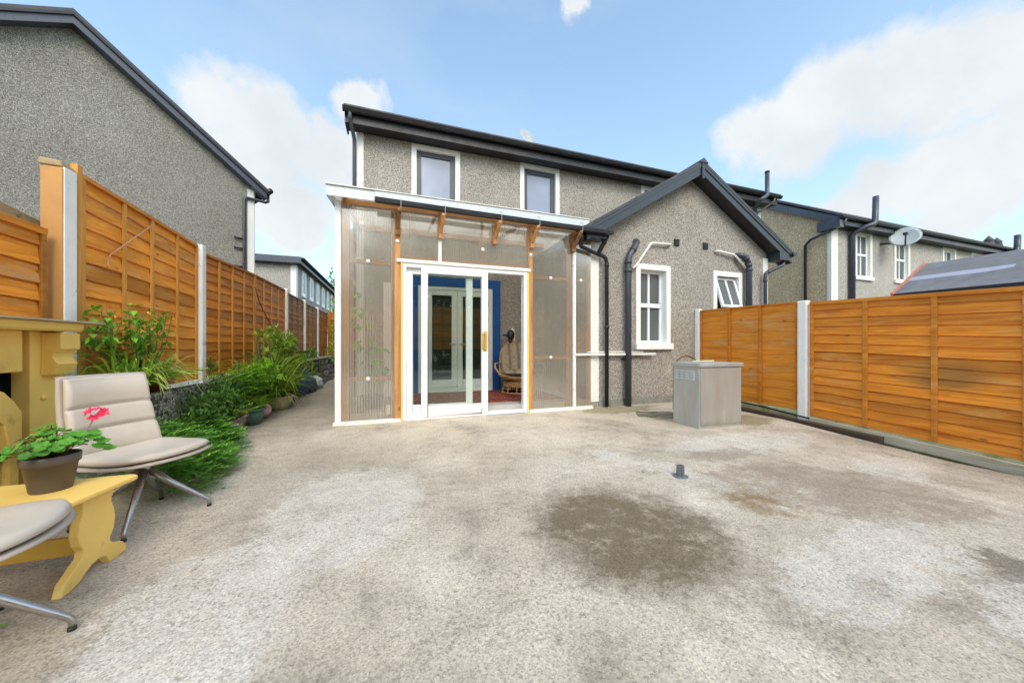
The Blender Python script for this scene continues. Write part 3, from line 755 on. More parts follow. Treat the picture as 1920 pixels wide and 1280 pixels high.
# right one: top sash tipped open
w1 = EWs[1]
x0_, x1_, z0_, z1_ = w1
m = MB(); so = .10
m.box(x0_-so, x0_, EX-.022, EX+.16, z0_, z1_+so); m.box(x1_, x1_+so, EX-.022, EX+.16, z0_, z1_+so); m.box(x0_, x1_, EX-.022, EX+.16, z1_, z1_+so)
m.build('window_surround', M['white'], H)
MB().box(x0_-.13, x1_+.13, EX-.07, EX+.16, z0_-.12, z0_).build('sill', M['white'], H)
m = MB(); yf = EX+.11
m.box(x0_, x0_+.04, yf, yf+.06, z0_, z1_); m.box(x1_-.04, x1_, yf, yf+.06, z0_, z1_); m.box(x0_+.04, x1_-.04, yf, yf+.06, z1_-.04, z1_); m.box(x0_+.04, x1_-.04, yf, yf+.06, 1.80, 1.88)
f = m.build('window_frame', M['pvc'], H, bevel=.005)
MB().box(x0_+.03, x1_-.03, yf+.035, yf+.04, z0_, z1_-.03).build('pane', M['glass_obs'], f)
m = MB(); wS = x1_-x0_-.05; hS = .66; ang = R(-17)
def tp(x, y, z):
    q = Euler((ang,0,0)).to_matrix() @ Vector((0, y, z)); return (x, q.y+EX+.10, q.z+z1_-.03)
def tb(m, xa, xb, za, zb, ya=-.045, yb=0):
    m.hexa([tp(xa,ya,za),tp(xb,ya,za),tp(xb,yb,za),tp(xa,yb,za),tp(xa,ya,zb),tp(xb,ya,zb),tp(xb,yb,zb),tp(xa,yb,zb)])
xa, xb = x0_+.025, x1_-.025; xc = (xa+xb)/2
for a, b, c_, d_ in ((xa, xa+.05, -hS, 0), (xb-.05, xb, -hS, 0), (xa+.05, xb-.05, -.05, 0), (xa+.05, xb-.05, -hS, -hS+.05), (xc-.02, xc+.02, -hS+.05, -.05)): tb(m, a, b, c_, d_)
s = m.build('open_sash', M['pvc'], H)
m = MB(); tb(m, xa+.045, xb-.045, -hS+.045, -.045, -.025, -.02); m.build('pane', M['glass_obs'], s)
# air vents
for x in (5.245, 5.985):
    v = MB().box(x-.062, x+.062, EX-.02, EX+.01, 3.06, 3.19).build('air_vent', M['grille'], H)
    m = MB()
    for k in range(5): m.box(x-.052, x+.052, EX-.027, EX-.02, 3.072+k*.023, 3.083+k*.023)
    m.build('louvre', M['soffit'], v)
# gable roof and bargeboards
ap = (5.64, 4.69)
for sgn in (-1, 1):
    xe = ap[0]+sgn*2.60; ze = ap[1]-2.60*sl
    m = MB()
    P = lambda x, z, y: (x, y, z)
    m.hexa([P(ap[0],ap[1]-.055,5.03),P(xe,ze-.055,5.03),P(xe,ze-.055,8.6),P(ap[0],ap[1]-.055,8.6),P(ap[0],ap[1],5.03),P(xe,ze,5.03),P(xe,ze,8.6),P(ap[0],ap[1],8.6)])
    m.build('extension_roof', M['slate'], H)
    xi = ap[0]+sgn*2.55; zi = ap[1]-2.55*sl
    m = MB(); bh = .21
    m.hexa([P(ap[0],ap[1]-.06-bh,5.05),P(xi,zi-.06-bh,5.05),P(xi,zi-.06-bh,5.075),P(ap[0],ap[1]-.06-bh,5.075),P(ap[0],ap[1]-.06,5.05),P(xi,zi-.06,5.05),P(xi,zi-.06,5.075),P(ap[0],ap[1]-.06,5.075)])
    b = m.build('bargeboard', M['barge'], H, bevel=.004)
    m = MB(); m.hexa([P(ap[0],ap[1]-.12,5.035),P(xi,zi-.12,5.035),P(xi,zi-.12,5.05),P(ap[0],ap[1]-.12,5.05),P(ap[0],ap[1]-.06,5.035),P(xi,zi-.06,5.035),P(xi,zi-.06,5.05),P(ap[0],ap[1]-.06,5.05)])
    m.build('verge_trim', M['barge'], b)
    m = MB(); m.hexa([P(ap[0],ap[1]-.27,5.076),P(xi,zi-.27,5.076),P(xi,zi-.27,5.32),P(ap[0],ap[1]-.27,5.32),P(ap[0],ap[1]-.255,5.076),P(xi,zi-.255,5.076),P(xi,zi-.255,5.32),P(ap[0],ap[1]-.255,5.32)])
    m.build('soffit', M['soffit'], H)
    # boxed end of the eave
    xo = ap[0]+sgn*2.48; xn = ap[0]+sgn*2.17
    m = MB(); m.prism([(xo, 2.945), (xn, 2.945), (xn, ap[1]-.24-2.17*sl), (xo, ap[1]-.10-2.48*sl)], 'y', 5.045, 5.32); m.build('eave_box', M['barge'], H, bevel=.004)
    m = MB(); n = 7; r = .06; cx = ap[0]+sgn*2.58; cz = ze-.035
    prof = [(cx-sgn*r*math.cos(math.pi*i/6), cz-r*1.05*math.sin(math.pi*i/6)) for i in range(7)]
    m.prism([(prof[0][0], cz+.02)]+prof+[(prof[-1][0], cz+.02)], 'y', 5.0, 7.3); m.build('gutter', M['gutter'], H)
m = MB(); m.box(ap[0]-.03, ap[0]+.03, 5.02, 5.05, ap[1]-.36, ap[1]-.07); m.build('finial_block', M['barge'], H)
m = MB(); m.prism([(ap[0]-.12, ap[1]-.06), (ap[0], ap[1]+.03), (ap[0]+.12, ap[1]-.06)], 'y', 5.01, 8.7); m.build('ridge_tile', M['slate'], H)
# drain pipes
def pipe(name, pts, r, mat, parent=H, n=14, collars=()):
    m = MB(); m.tube(pts, r, n); p = m.build(name, M[mat], parent, True)
    for c in collars:
        a = Vector(pts[c[0]]); b = Vector(pts[c[0]+1]); q = a.lerp(b, c[1]); d = (b-a).normalized()*.03
        m = MB(); m.tube([q-d, q+d], r*1.16, n); m.build('collar', M[mat], p, True)
    return p
pipe('downpipe', [(2.985,5.06,2.99),(2.985,5.07,2.92),(2.99,5.10,2.85),(3.03,5.15,2.80),(3.38,5.20,2.715),(3.50,5.20,2.69),(3.555,5.20,2.65),(3.575,5.20,2.58),(3.575,5.20,.02)], .036, 'pipe_b', collars=((7,.02),(7,.45)))
pipe('downpipe', [(3.51,5.07,3.08),(3.51,5.10,3.0),(3.47,5.17,2.87),(3.39,5.19,2.72)], .038, 'pipe_b', collars=((1,.6),))
pipe('soil_pipe', [(4.28,5.30,3.06),(4.24,5.22,3.01),(4.15,5.20,2.87),(4.065,5.20,2.76),(4.035,5.20,2.68),(4.035,5.20,0)], .058, 'pipe', collars=((2,.1),(4,.02),(4,.08)))
m = MB(); m.box(3.95, 4.11, 5.19, 5.29, .84, .87); m.build('pipe_clip', M['pipe_b'], H)
pipe('soil_pipe', [(6.82,5.30,2.99),(6.86,5.22,3.0),(6.98,5.20,2.97),(7.07,5.20,2.87),(7.10,5.20,2.76),(7.10,5.20,0)], .058, 'pipe', collars=((2,.3),(3,.6),(4,.02)))
pipe('waste_pipe', [(5.06,5.30,3.055),(5.03,5.24,3.055),(4.62,5.235,3.04),(4.57,5.235,3.02),(4.54,5.235,2.98),(4.25,5.235,2.60),(4.14,5.21,2.52)], .024, 'pipe_w', n=10)
pipe('waste_pipe', [(6.24,5.30,3.04),(6.27,5.24,3.04),(6.70,5.235,3.0),(6.77,5.235,2.96),(7.02,5.22,2.74)], .024, 'pipe_w', n=10)
pipe('downpipe', [(8.03,5.12,3.0),(8.03,5.12,2.89),(8.0,5.12,2.85),(7.66,5.18,2.70),(7.60,5.20,2.66),(7.59,5.20,2.56),(7.59,5.20,0)], .036, 'pipe', collars=((5,.02),(3,.02)))
m = MB(); m.box(2.93, 4.66, 5.20, 5.245, .925, .965); m.build('conduit', M['pipe_w'], H, bevel=.006)
m = MB(); m.tube([(3.2,5.23,.985),(3.8,5.235,.992),(4.4,5.24,.985)], .011, 8); m.build('conduit', M['pipe_w'], H, True)
# french doors in the inner wall
FD = []
m = MB(); m.box(.30, .455, 7.20, 7.298, .13, 2.34); m.box(2.035, 2.21, 7.20, 7.298, .13, 2.34); m.box(.30, 2.21, 7.20, 7.298, 2.341, 2.53)
m.build('door_architrave', M['blue'], H, bevel=.004)
m = MB(); m.box(.456, .62, 7.215, 7.298, .22, 2.34); m.box(1.90, 2.034, 7.215, 7.298, .22, 2.34); m.box(.62, 1.90, 7.215, 7.298, 2.27, 2.34); m.box(.456, 2.034, 7.21, 7.298, .13, .22)
m.build('door_frame', M['frame_in'], H, bevel=.004)
for k, (a, b) in enumerate(((.622, 1.259), (1.263, 1.898))):
    m = MB(); st = .115
    m.box(a, a+st, 7.225, 7.285, .225, 2.268); m.box(b-st, b, 7.225, 7.285, .225, 2.268); m.box(a+st, b-st, 7.225, 7.285, 2.268-st, 2.268); m.box(a+st, b-st, 7.225, 7.285, .225, .225+.16)
    f = m.build('french_door', M['frame_in'], H, bevel=.006)
    MB().box(a+st-.004, b-st+.004, 7.25, 7.256, .38, 2.16).build('pane', M['glass_dark'], f)
    hx = b-.06 if k == 0 else a+.06
    m = MB(); m.tube([(hx,7.225,1.13),(hx,7.18,1.13),(hx+(-.12 if k == 0 else .12),7.18,1.13)], .011, 8); m.build('handle', M['steel'], f, True)
for z in (.45, 1.2, 1.95):
    m = MB(); m.tube([(1.925,7.205,z),(1.925,7.205,z+.09)], .012, 8); m.build('hinge', M['steel'], H, True)

# ------------------------------------------------------------------ lean-to
LT = thing('lean_to_conservatory', 'lean-to porch of fluted plastic sheets on timber with a white sliding door', 'lean-to', (1.25, 5.25, 0))
MB().box(-.74, 3.30, 5.34, 7.30, -.05, .13).build('floor_slab', M['concrete_in'], LT)
for x0_, x1_ in ((-.775, -.70),): MB().box(x0_, x1_, 5.215, 5.30, .0, 3.10).build('corner_trim', M['white'], LT, bevel=.004)
def stud(x0, x1, y0, y1, z0, z1, mat='timber', name='stud'): return MB().box(x0, x1, y0, y1, z0, z1).build(name, M[mat], LT, bevel=.003)
stud(-.695, -.60, 5.275, 5.35, .03, 3.08)
stud(0, .085, 5.235, 5.33, .03, 3.08)
stud(2.095, 2.165, 5.235, 5.33, .03, 3.08)
stud(2.82, 2.89, 5.275, 5.34, .03, 3.05)
stud(3.20, 3.27, 5.262, 5.295, .05, 3.03)
stud(-.05, -.004, 5.275, 5.35, .03, 3.08)
for z in (2.27, .60): stud(-.60, -.052, 5.275, 5.34, z, z+.06, 'timber_x', 'rail')
for z in (2.215, .875): stud(2.166, 2.82, 5.275, 5.34, z, z+.055, 'timber_x', 'rail')
for z in (2.215,): stud(2.955, 3.20, 5.265, 5.295, z, z+.05, 'timber_x', 'rail')
stud(.087, 2.093, 5.275, 5.34, 2.37, 2.43, 'timber_x', 'rail')
stud(-.70, 3.28, 5.275, 5.34, 3.085, 3.16, 'timber_x', 'wall_plate')
stud(-.70, 3.28, 7.23, 7.295, 3.36, 3.46, 'timber_x', 'ledger')
stud(2.915, 2.965, 5.215, 5.262, 0, 3.05, 'trim_w', 'cover_strip')
stud(.625, .675, 5.222, 5.262, 2.37, 2.78, 'trim_w', 'cover_strip')
stud(1.30, 1.34, 5.275, 5.33, 2.43, 3.08); stud(.63, .67, 5.275, 5.33, 2.43, 3.08)
def sheet(x0, x1, z0, z1):
    return MB().box(x0, x1, 5.252, 5.260, z0, z1).build('polycarbonate_sheet', M['poly'], LT)
sheet(-.70, -.002, .045, 3.085); sheet(.087, .624, 2.37, 3.085); sheet(.676, 2.093, 2.37, 3.085); sheet(2.167, 2.914, .045, 3.085); sheet(2.966, 3.285, .045, 3.06)
# left side wall
m = MB(); m.box(-.76, -.752, 5.31, 7.28, .03, 3.12); m.build('polycarbonate_sheet', M['poly'], LT)
for y in (5.95, 6.6, 7.2): stud(-.748, -.69, y, y+.06, .03, 3.15)
for z in (.62, 2.25): MB().box(-.745, -.70, 5.36, 7.2, z, z+.055).build('rail', M['fence_batten'], LT)
# roof sheet, rafters
m = MB(); m.hexa([(-.84,5.06,3.205),(3.28,5.06,3.205),(3.28,7.29,3.495),(-.84,7.29,3.495),(-.84,5.06,3.215),(3.28,5.06,3.215),(3.28,7.29,3.505),(-.84,7.29,3.505)])
m.build('roof_sheet', M['poly_roof'], LT)
for x in (-.66, .65, 2.13):
    m = MB(); m.bar((x,5.10,3.17), (x,7.25,3.45), .04, .06); m.build('rafter', M['timber'], LT)
# fascia and gutter
m = MB(); m.box(-.85, -.262, 5.045, 5.06, 3.085, 3.225); m.prism([(5.06,3.085),(5.06,3.225),(7.28,3.53),(7.28,3.39)], 'x', -.853, -.84)
m.build('fascia', M['fascia_w'], LT, bevel=.003)
m = MB(); m.box(-.26, 3.12, 5.035, 5.06, 3.11, 3.228); m.build('fascia', M['fascia_w'], LT, bevel=.003)
m = MB(); m.box(-.86, 3.12, 5.02, 5.10, 3.229, 3.24); m.build('drip_edge', M['trim_w'], LT)
m = MB(); m.hexa([(-.25,4.955,3.055),(3.55,4.955,3.0),(3.55,5.034,3.0),(-.25,5.034,3.055),(-.25,4.945,3.115),(3.55,4.945,3.065),(3.55,5.034,3.065),(-.25,5.034,3.115)])
m.build('gutter', M['gutter'], LT, bevel=.006)
for x in (.045, .65, 1.5, 2.13, 2.90):
    k = 'timber_dark' if x < .1 or x > 2.8 else 'timber'
    m = MB(); m.box(x-.03, x+.03, 5.16, 5.233, 2.70, 3.03); m.bar((x+.0,5.20,2.76), (x+.02,4.965,2.985), .05, .045)
    m.bar((x-.005,5.20,2.985), (x+.02,4.95,2.985), .045, .03)
    b = m.build('gutter_bracket', M[k], LT, bevel=.003)
    m = MB(); m.tube([(x+.04,4.95,2.99),(x+.04,4.94,3.13),(x+.04,5.03,3.16)], .004, 6); m.build('gutter_hook', M['steel'], b)
# base trims
m = MB(); m.box(-.80, .085, 5.20, 5.262, -.01, .045); m.build('base_trim', M['trim_w'], LT, bevel=.004)
m = MB(); m.box(2.10, 2.914, 5.205, 5.262, -.01, .045); m.box(2.967, 3.30, 5.205, 5.262, -.008, .045); m.build('base_trim', M['trim_w'], LT, bevel=.004)
# screw buttons
for x, y, z in ((-.355,5.25,2.30),(-.355,5.25,.63),(.04,5.233,2.62),(2.50,5.25,2.243),(2.50,5.25,.903),(3.08,5.25,2.24),(1.32,5.25,2.62),(2.13,5.232,2.60)):
    m = MB(); m.lathe([(.028,0),(.028,.006),(.018,.013),(.004,.015)], (x,y,z), 18, Euler((R(90),0,0)).to_matrix()); m.build('screw_button', M['lamp_w'], LT, True)
# door head, jambs
m = MB(); m.box(.03, 2.12, 5.205, 5.262, 2.315, 2.365); m.build('door_head', M['trim_w'], LT, bevel=.004)
m = MB(); m.box(.087, .112, 5.215, 5.34, .0, 2.314); m.build('door_jamb', M['yellow'], LT)
m = MB(); m.box(2.068, 2.093, 5.215, 5.34, .0, 2.314); m.build('door_jamb', M['yellow'], LT)
SD = MB(); SD.box(.113, .165, 5.225, 5.335, .005, 2.313); SD.box(2.005, 2.067, 5.225, 5.335, .005, 2.313); SD.box(.165, 2.005, 5.225, 5.335, 2.255, 2.313); SD.box(.165, 2.005, 5.225, 5.335, .005, .055)
SD.build('sliding_door_frame', M['pvc'], LT, bevel=.004)
def leafdoor(x0, x1, y0, y1, z0, z1, sl_, sr, tr, br, name):
    m = MB(); m.box(x0, x0+sl_, y0, y1, z0, z1); m.box(x1-sr, x1, y0, y1, z0, z1); m.box(x0+sl_, x1-sr, y0, y1, z1-tr, z1); m.box(x0+sl_, x1-sr, y0, y1, z0, z0+br)
    f = m.build(name, M['pvc'], LT, bevel=.006)
    MB().box(x0+sl_-.004, x1-sr+.004, (y0+y1)/2-.006, (y0+y1)/2+.006, z0+br-.004, z1-tr+.004).build('pane', M['glass'], f)
    return f
leafdoor(.166, 1.165, 5.285, 5.33, .056, 2.254, .09, .10, .085, .16, 'fixed_leaf')
f = leafdoor(.375, 1.395, 5.212, 5.262, .05, 2.262, .095, .10, .085, .15, 'sliding_leaf')
m = MB(); m.box(1.315, 1.375, 5.196, 5.212, 1.02, 1.33); m.box(1.30, 1.318, 5.165, 5.212, 1.06, 1.30); m.tube([(1.345,5.17,1.05),(1.345,5.165,1.30)], .012, 8); m.box(1.33,1.36,5.17,5.2,1.05,1.07); m.box(1.33,1.36,5.17,5.2,1.28,1.30)
m.build('handle', M['brass'], f, bevel=.003)
# things inside
m = MB(); m.box(.15, 2.95, 5.62, 7.12, .131, .142)
tag(m.build('rug', M['rug'], None), 'dark red patterned rug on the lean-to floor', 'rug')
# pale upright strip seen through left panel
m = MB(); m.box(-.20, -.06, 6.9, 6.98, .135, 2.30); m.box(-.16,-.145,6.89,6.9,.2,2.3); m.box(-.11,-.1,6.89,6.9,.2,2.3)
tag(m.build('door_panel', M['pvc'], None, bevel=.004), 'white ribbed upright board standing behind the left plastic sheet', 'board')
# rattan chair
RC = thing('rattan_swivel_chair', 'cane swivel armchair with a floral cushion inside the lean-to', 'armchair', (0,0,0), local=True)
def ring(mb, r, z, t, n=32, sx=1, sy=1, dz=0):
    pts = [(r*sx*math.cos(2*math.pi*k/n), r*sy*math.sin(2*math.pi*k/n), z+dz*math.sin(2*math.pi*k/n)) for k in range(n+1)]
    mb.tube(pts, t, 8)
m = MB(); ring(m, .285, .018, .017); ring(m, .25, .15, .018); ring(m, .25, .185, .018); ring(m, .24, .22, .016)
for k in range(10):
    a = 2*math.pi*k/10; m.tube([(.27*math.cos(a), .27*math.sin(a), .02), (.245*math.cos(a), .245*math.sin(a), .155)], .013, 6)
m.build('base', M['rattan'], RC, True)
m = MB(); m.lathe([(.2,.225),(.17,.25),(.16,.28),(.21,.31),(.22,.32)], (0,0,0), 24); m.build('swivel', M['rattan_d'], RC, True)
m = MB(); ring(m, .33, .37, .02, 32, 1, .95, .04); ring(m, .30, .335, .018, 32, 1, .95, .035); m.build('seat_hoop', M['rattan'], RC, True)
m = MB()
for sg in (-1, 1):
    m.tube([(sg*.22,-.26,.36),(sg*.36,-.25,.40),(sg*.43,-.2,.52),(sg*.42,-.1,.60),(sg*.36,.02,.61),(sg*.30,.14,.60),(sg*.29,.22,.74)], .015, 8)
m.tube([(-.31,.05,.37),(-.30,.18,.55),(-.27,.30,.82),(-.16,.37,1.0),(0,.39,1.05),(.16,.37,1.0),(.27,.30,.82),(.30,.18,.55),(.31,.05,.37)], .017, 8)
m.build('cane_frame', M['rattan'], RC, True)
m = MB()
def cush(u, v):
    a = u*2*math.pi; r = .325*math.sin(v*math.pi/2)
    return (r*math.cos(a), -.03+r*.97*math.sin(a), .40+.075*math.cos(v*math.pi/2)**.6 - .02*math.sin(a))
m.grid(cush, 30, 8); m.build('seat_cushion', M['fabric'], RC, True, closed=False)
m = MB()
def backc(sg):
    def f(u, v):
        x = (u-.5)*2; wid = .285*(1-.32*max(0, v-.55)**1.5*3)
        bul = .05*(1-abs(x)**3)*(1-abs(2*v-1)**4)+.012*math.sin(u*math.pi*5)**2
        return (x*wid*(.55+.45*math.sqrt(max(0, 1-max(0, (v-.5)*2)**2.4))), .17+.21*v-.07*(1-x*x)*0 - .10*abs(x)**2 - sg*bul, .40+.62*v)
    return f
m.grid(backc(1), 20, 16); m.grid(backc(-.4), 20, 16, True); m.build('back_cushion', M['fabric'], RC, True, closed=False)
RC.location = (2.41, 6.58, .142); RC.rotation_euler = (0, 0, R(-8)); RC.scale = (1.2, 1.1, 1.0)
# folded machine behind chair
EM = thing('exercise_machine', 'upright white and black handle of a machine behind the cane chair', 'machine', (2.47, 6.98, .142))
m = MB(); m.tube([(2.47,7.0,.15),(2.46,7.02,.8),(2.47,7.04,1.15),(2.475,7.03,1.32),(2.44,7.0,1.43),(2.40,6.98,1.47)], .022, 10); m.tube([(2.2,7.05,.16),(2.75,7.05,.16)], .02, 8); m.build('upright', M['pvc'], EM, True)
m = MB(); m.ball((2.38,7.0,1.33), .085, 14, 10, 1.4); m.tube([(2.38,7.0,1.26),(2.36,7.02,1.1)], [.06,.02], 8); m.build('console', M['console'], EM, True)
m = MB(); m.tube([(2.36,7.0,1.31),(2.20,6.97,1.33)], .018, 8); m.build('grip', M['rubber'], EM, True)

# climbing plant behind left sheet
CP = thing('potted_climber', 'leafy climbing plant growing behind the left plastic sheet', 'plant', (-.32, 5.7, .13))
m = MB(); m.tube([(-.32,5.72,.13),(-.30,5.68,.5),(-.36,5.6,1.0),(-.42,5.55,1.5),(-.40,5.52,1.9)], [.012,.01,.008,.006,.004], 6); m.tube([(-.3,5.68,.5),(-.15,5.6,.72)], .006, 6); m.tube([(-.36,5.6,1.0),(-.55,5.5,1.15)], .006, 6); m.build('stem', M['twig'], CP, True)
m = MB(); r = random.Random(3)
for c in ((-.25,5.6,.62),(-.3,5.56,.85),(-.42,5.5,1.12),(-.28,5.55,1.05),(-.45,5.5,1.45),(-.40,5.5,1.85),(-.25,5.55,.75),(-.5,5.5,1.62)):
    for _ in range(7):
        d = rdir(r); leaf(m, Vector(c)+d*.06, (d.x, d.y, -.3), (0,-.5,1), r.uniform(.12,.19), .11)
m.build('foliage', M['leaf_br'], CP, closed=False)
m = MB(); m.lathe([(.12,.131),(.16,.33),(.17,.34),(.15,.34),(.11,.15)], (-.32,5.72,0), 20); m.build('pot', M['plastic_pot'], CP, True)
m = MB(); m.box(.42,.60,5.37,5.42,.131,.30)  # small block behind the door sheet
tag(MB().box(-.11,-.055,5.272,5.30,.10,.24).build('block', M['pvc'], None, bevel=.006), 'small translucent block wedged at the foot of the left sheet', 'block')

# ------------------------------------------------------------------ oil boiler casing
BX0, BX1, BY0, BY1, BZ = 3.79, 4.56, 3.44, 3.90, .815
B = thing('boiler_cabinet', 'dented galvanised metal boiler cabinet standing on the patio', 'boiler cabinet', (4.17, 3.67, 0))
MB().box(BX0+.012, BX1-.012, BY0+.012, BY1, -.03, BZ).build('casing', M['galv'], B, bevel=.008)
MB().box(BX0+.028, BX1-.012, BY0, BY0+.0115, .035, BZ-.012)  .build('front_panel', M['galv_front'], B, bevel=.006)
MB().box(BX0-.012, BX1+.015, BY0-.018, BY1+.02, BZ, BZ+.052).build('lid', M['galv'], B, bevel=.008)
m = MB()
for i in range(4):
    for j in range(4):
        y = BY0+.085+i*.088; z = .745-j*.034
        m.prism([(y, z), (y+.06, z), (y+.055, z+.016), (y+.005, z+.016)], 'x', BX0+.013, BX0-.008)
m.build('louvre', M['louvre'], B)
MB().box(BX0+.03, BX1-.03, BY0+.02, BY1-.02, -.02, .0).build('base', M['rubber'], B)
m = MB(); m.bar((4.50,3.84,BZ+.061), (4.16,3.90,BZ+.061), .03, .014)
tag(m.build('strip', M['clear_strip'], None), 'pale see-through plastic strip lying on top of the metal cabinet', 'strip')
m = MB(); pts = [(4.62+.25*math.cos(a), 4.35+.05*math.sin(a), .70+.24*math.sin(a)) for a in [R(-80+20*k) for k in range(18)]]
pts = [(4.62-.27*math.cos(R(k*12)), 4.45, .68+.25*math.sin(R(k*12))) for k in range(0, 16)]
pts = [(4.35,4.45,.05)] + pts + [(4.89,4.45,.05)]
m.tube(pts, .013, 8)
tag(m.build('hose', M['cane'], None, True), 'dark hose looping up behind the metal cabinet', 'hose')
m = MB(); m.hexa([(3.55,4.35,-.02),(4.25,3.95,-.02),(4.32,4.5,-.02),(3.8,4.75,-.02),(3.57,4.36,.006),(4.24,3.97,.006),(4.31,4.49,.006),(3.81,4.73,.006)])
tag(m.build('drain_cover', M['mat_dark'], None), 'mossy dark drain cover set in the patio left of the cabinet', 'drain cover')
# rotary-line ground socket
S = thing('ground_socket', 'short grey square socket for a washing line, set in the patio', 'ground socket', (2.28, 2.26, 0))
m = MB(); m.lathe([(.062,0),(.062,.006),(.055,.008)], (2.28,2.26,0), 20); m.build('flange', M['socket'], S, True)
m = MB()
for k in range(4):
    a = math.pi/2*k+.4; m.obox((2.28+.021*math.cos(a), 2.26+.021*math.sin(a), .05), (.016, .03, .09), (0,0,a))
m.build('socket', M['socket'], S, bevel=.003)

# ------------------------------------------------------------------ neighbour, left
C0 = Vector((-3.40, 10.4, 0)); du = Vector((-.806, -.592, 0)); dn = Vector((-.592, .806, 0))
NH = thing('gable_end_house', 'tall grey roughcast gable end with a dark roof edge beyond the left fence', 'house', tuple(C0))
hw = 2.85; ez = 5.15; az_ = ez+hw*.70
def q(u, n, z): p = C0+du*u+dn*n; return (p.x, p.y, z)
m = MB(); m.add([q(0,0,-.3), q(2*hw+.0,0,-.3), q(2*hw,0,ez), q(hw,0,az_), q(0,0,ez)], [(0,1,2,3,4)])
m.add([q(0,0,-.3), q(0,7,-.3), q(0,7,ez), q(0,0,ez)], [(0,1,2,3)]); m.add([q(2*hw,0,-.3), q(2*hw,7,-.3), q(2*hw,7,ez), q(2*hw,0,ez)], [(0,1,2,3)])
m.build('wall', M['dash_left'], NH, closed=False)
ov = .22
for sg in (0, 1):
    U = (lambda u: u) if sg == 0 else (lambda u: 2*hw-u)
    m = MB(); e = -.26; ze_ = ez+e*.70+.14; zr = az_+.14
    m.hexa([q(U(e),-ov,ze_-.07), q(U(hw),-ov,zr-.07), q(U(hw),7,zr-.07), q(U(e),7,ze_-.07), q(U(e),-ov,ze_), q(U(hw),-ov,zr), q(U(hw),7,zr), q(U(e),7,ze_)]); m.build('roof', M['slate'], NH)
    m = MB(); b = -.22; zb_ = ez+b*.70+.065
    m.hexa([q(U(b),-ov+.02,zb_-.19), q(U(hw),-ov+.02,zr-.075-.19), q(U(hw),0,zr-.075-.19), q(U(b),0,zb_-.19), q(U(b),-ov+.02,zb_), q(U(hw),-ov+.02,zr-.075), q(U(hw),0,zr-.075), q(U(b),0,zb_)]); m.build('bargeboard', M['barge_l'], NH)
    m = MB(); m.hexa([q(U(e),-ov-.015,ze_-.12), q(U(hw),-ov-.015,zr-.12), q(U(hw),-ov+.02,zr-.12), q(U(e),-ov+.02,ze_-.12), q(U(e),-ov-.015,ze_-.07), q(U(hw),-ov-.015,zr-.07), q(U(hw),-ov+.02,zr-.07), q(U(e),-ov+.02,ze_-.07)]); m.build('verge_trim', M['soffit'], NH)
m = MB(); m.tube([q(-.28,-.24,ez-.06), q(-.28,7,ez-.06)], .07, 12); m.build('gutter', M['gutter'], NH, True)
m = MB(); m.hexa([q(.0,-.02,-.3), q(.14,-.02,-.3), q(.14,.0,-.3), q(-.02,.0,-.3), q(0,-.02,ez-.1), q(.14,-.02,ez-.1), q(.14,0,ez-.1), q(-.02,0,ez-.1)]); m.build('quoin', M['white'], NH)
m = MB(); m.tube([q(-.28,-.1,ez-.06), q(-.28,-.1,ez-.30), q(-.22,-.1,ez-.34), q(.18,-.06,ez-.34), q(.22,-.06,ez-.40), q(.22,-.06,0)], .036, 10); m.build('downpipe', M['pipe'], NH, True)
m = MB()
for z in (3.75, 3.5, 3.05): m.tube([q(.22,-.05,z), q(.42,-.04,z+.02)], .022, 6)
m.build('pipe_clip', M['pipe_b'], NH, True)
# boundary wall behind low panel
m = MB(); m.hexa([(-3.05,1.2,-.2),(-2.88,1.2,-.2),(-2.68,4.1,-.2),(-2.86,4.1,-.2),(-3.05,1.2,2.62),(-2.88,1.2,2.60),(-2.68,4.1,2.06),(-2.86,4.1,2.08)])
tag(m.build('boundary_wall', M['mould'], None, bevel=.01), 'stained mouldy wall top showing above the low panel at the left edge', 'wall')

# ------------------------------------------------------------------ neighbour, right
N2 = thing('terraced_house', 'tan and grey rendered neighbouring house behind the right fence', 'house', (14.4, 7.6, 0))
m = MB(); NY = 7.6; a0, a1 = 14.33, 26.95
nw = [(15.78, 16.56, 3.60, 5.17), (18.22, 19.03, 3.62, 5.17), (21.68, 22.50, 3.6, 5.12), (24.03, 24.85, 3.6, 5.1)]
wallfaces(m, [a0, a1], lambda x: 5.42, -.3, nw, lambda u, z: (u, NY, z))
m.build('wall', M['dash_far'], N2, closed=False)
m = MB(); m.add([(a0,NY,-.3),(a0,NY+9,-.3),(a0,NY+9,5.42),(a0,NY+4.5,8.2),(a0,NY,5.42)], [(0,1,2,3,4)]); m.build('side_wall', M['dash_tan'], N2, closed=False)
m = MB(); m.add([(a1,NY,-.3),(a1,NY+9,-.3),(a1,NY+9,5.42),(a1,NY+4.5,8.2),(a1,NY,5.42)], [(0,1,2,3,4)])
m.build('side_wall', M['dash_tan'], N2, closed=False)
for w in nw: win_box(N2, *w, NY, .12, 'pvc', 'glass_far', .13, 'trim_w', bars=1, fw=.07)
MB().box(a0-.015, a0+.34, NY-.02, NY+.1, -.2, 5.3).build('quoin', M['trim_w'], N2)
m = roofslab(a0-.2, a1+.2, NY-.42, 5.50, NY+4.5, 5.50+4.92*.625, .08); m2 = roofslab(a0-.2, a1+.2, NY+4.5, 5.5+4.92*.625, NY+9.4, 5.5, .08); m.add(m2.v, m2.f); m.build('roof', M['slate'], N2)
m = MB(); m.box(a0-.2, a1+.2, NY-.32, NY-.30, 5.2, 5.43); m.build('fascia', M['barge'], N2)
m = MB(); m.box(a0-.2, a1+.2, NY-.30, NY, 5.2, 5.22); m.build('soffit', M['soffit'], N2)
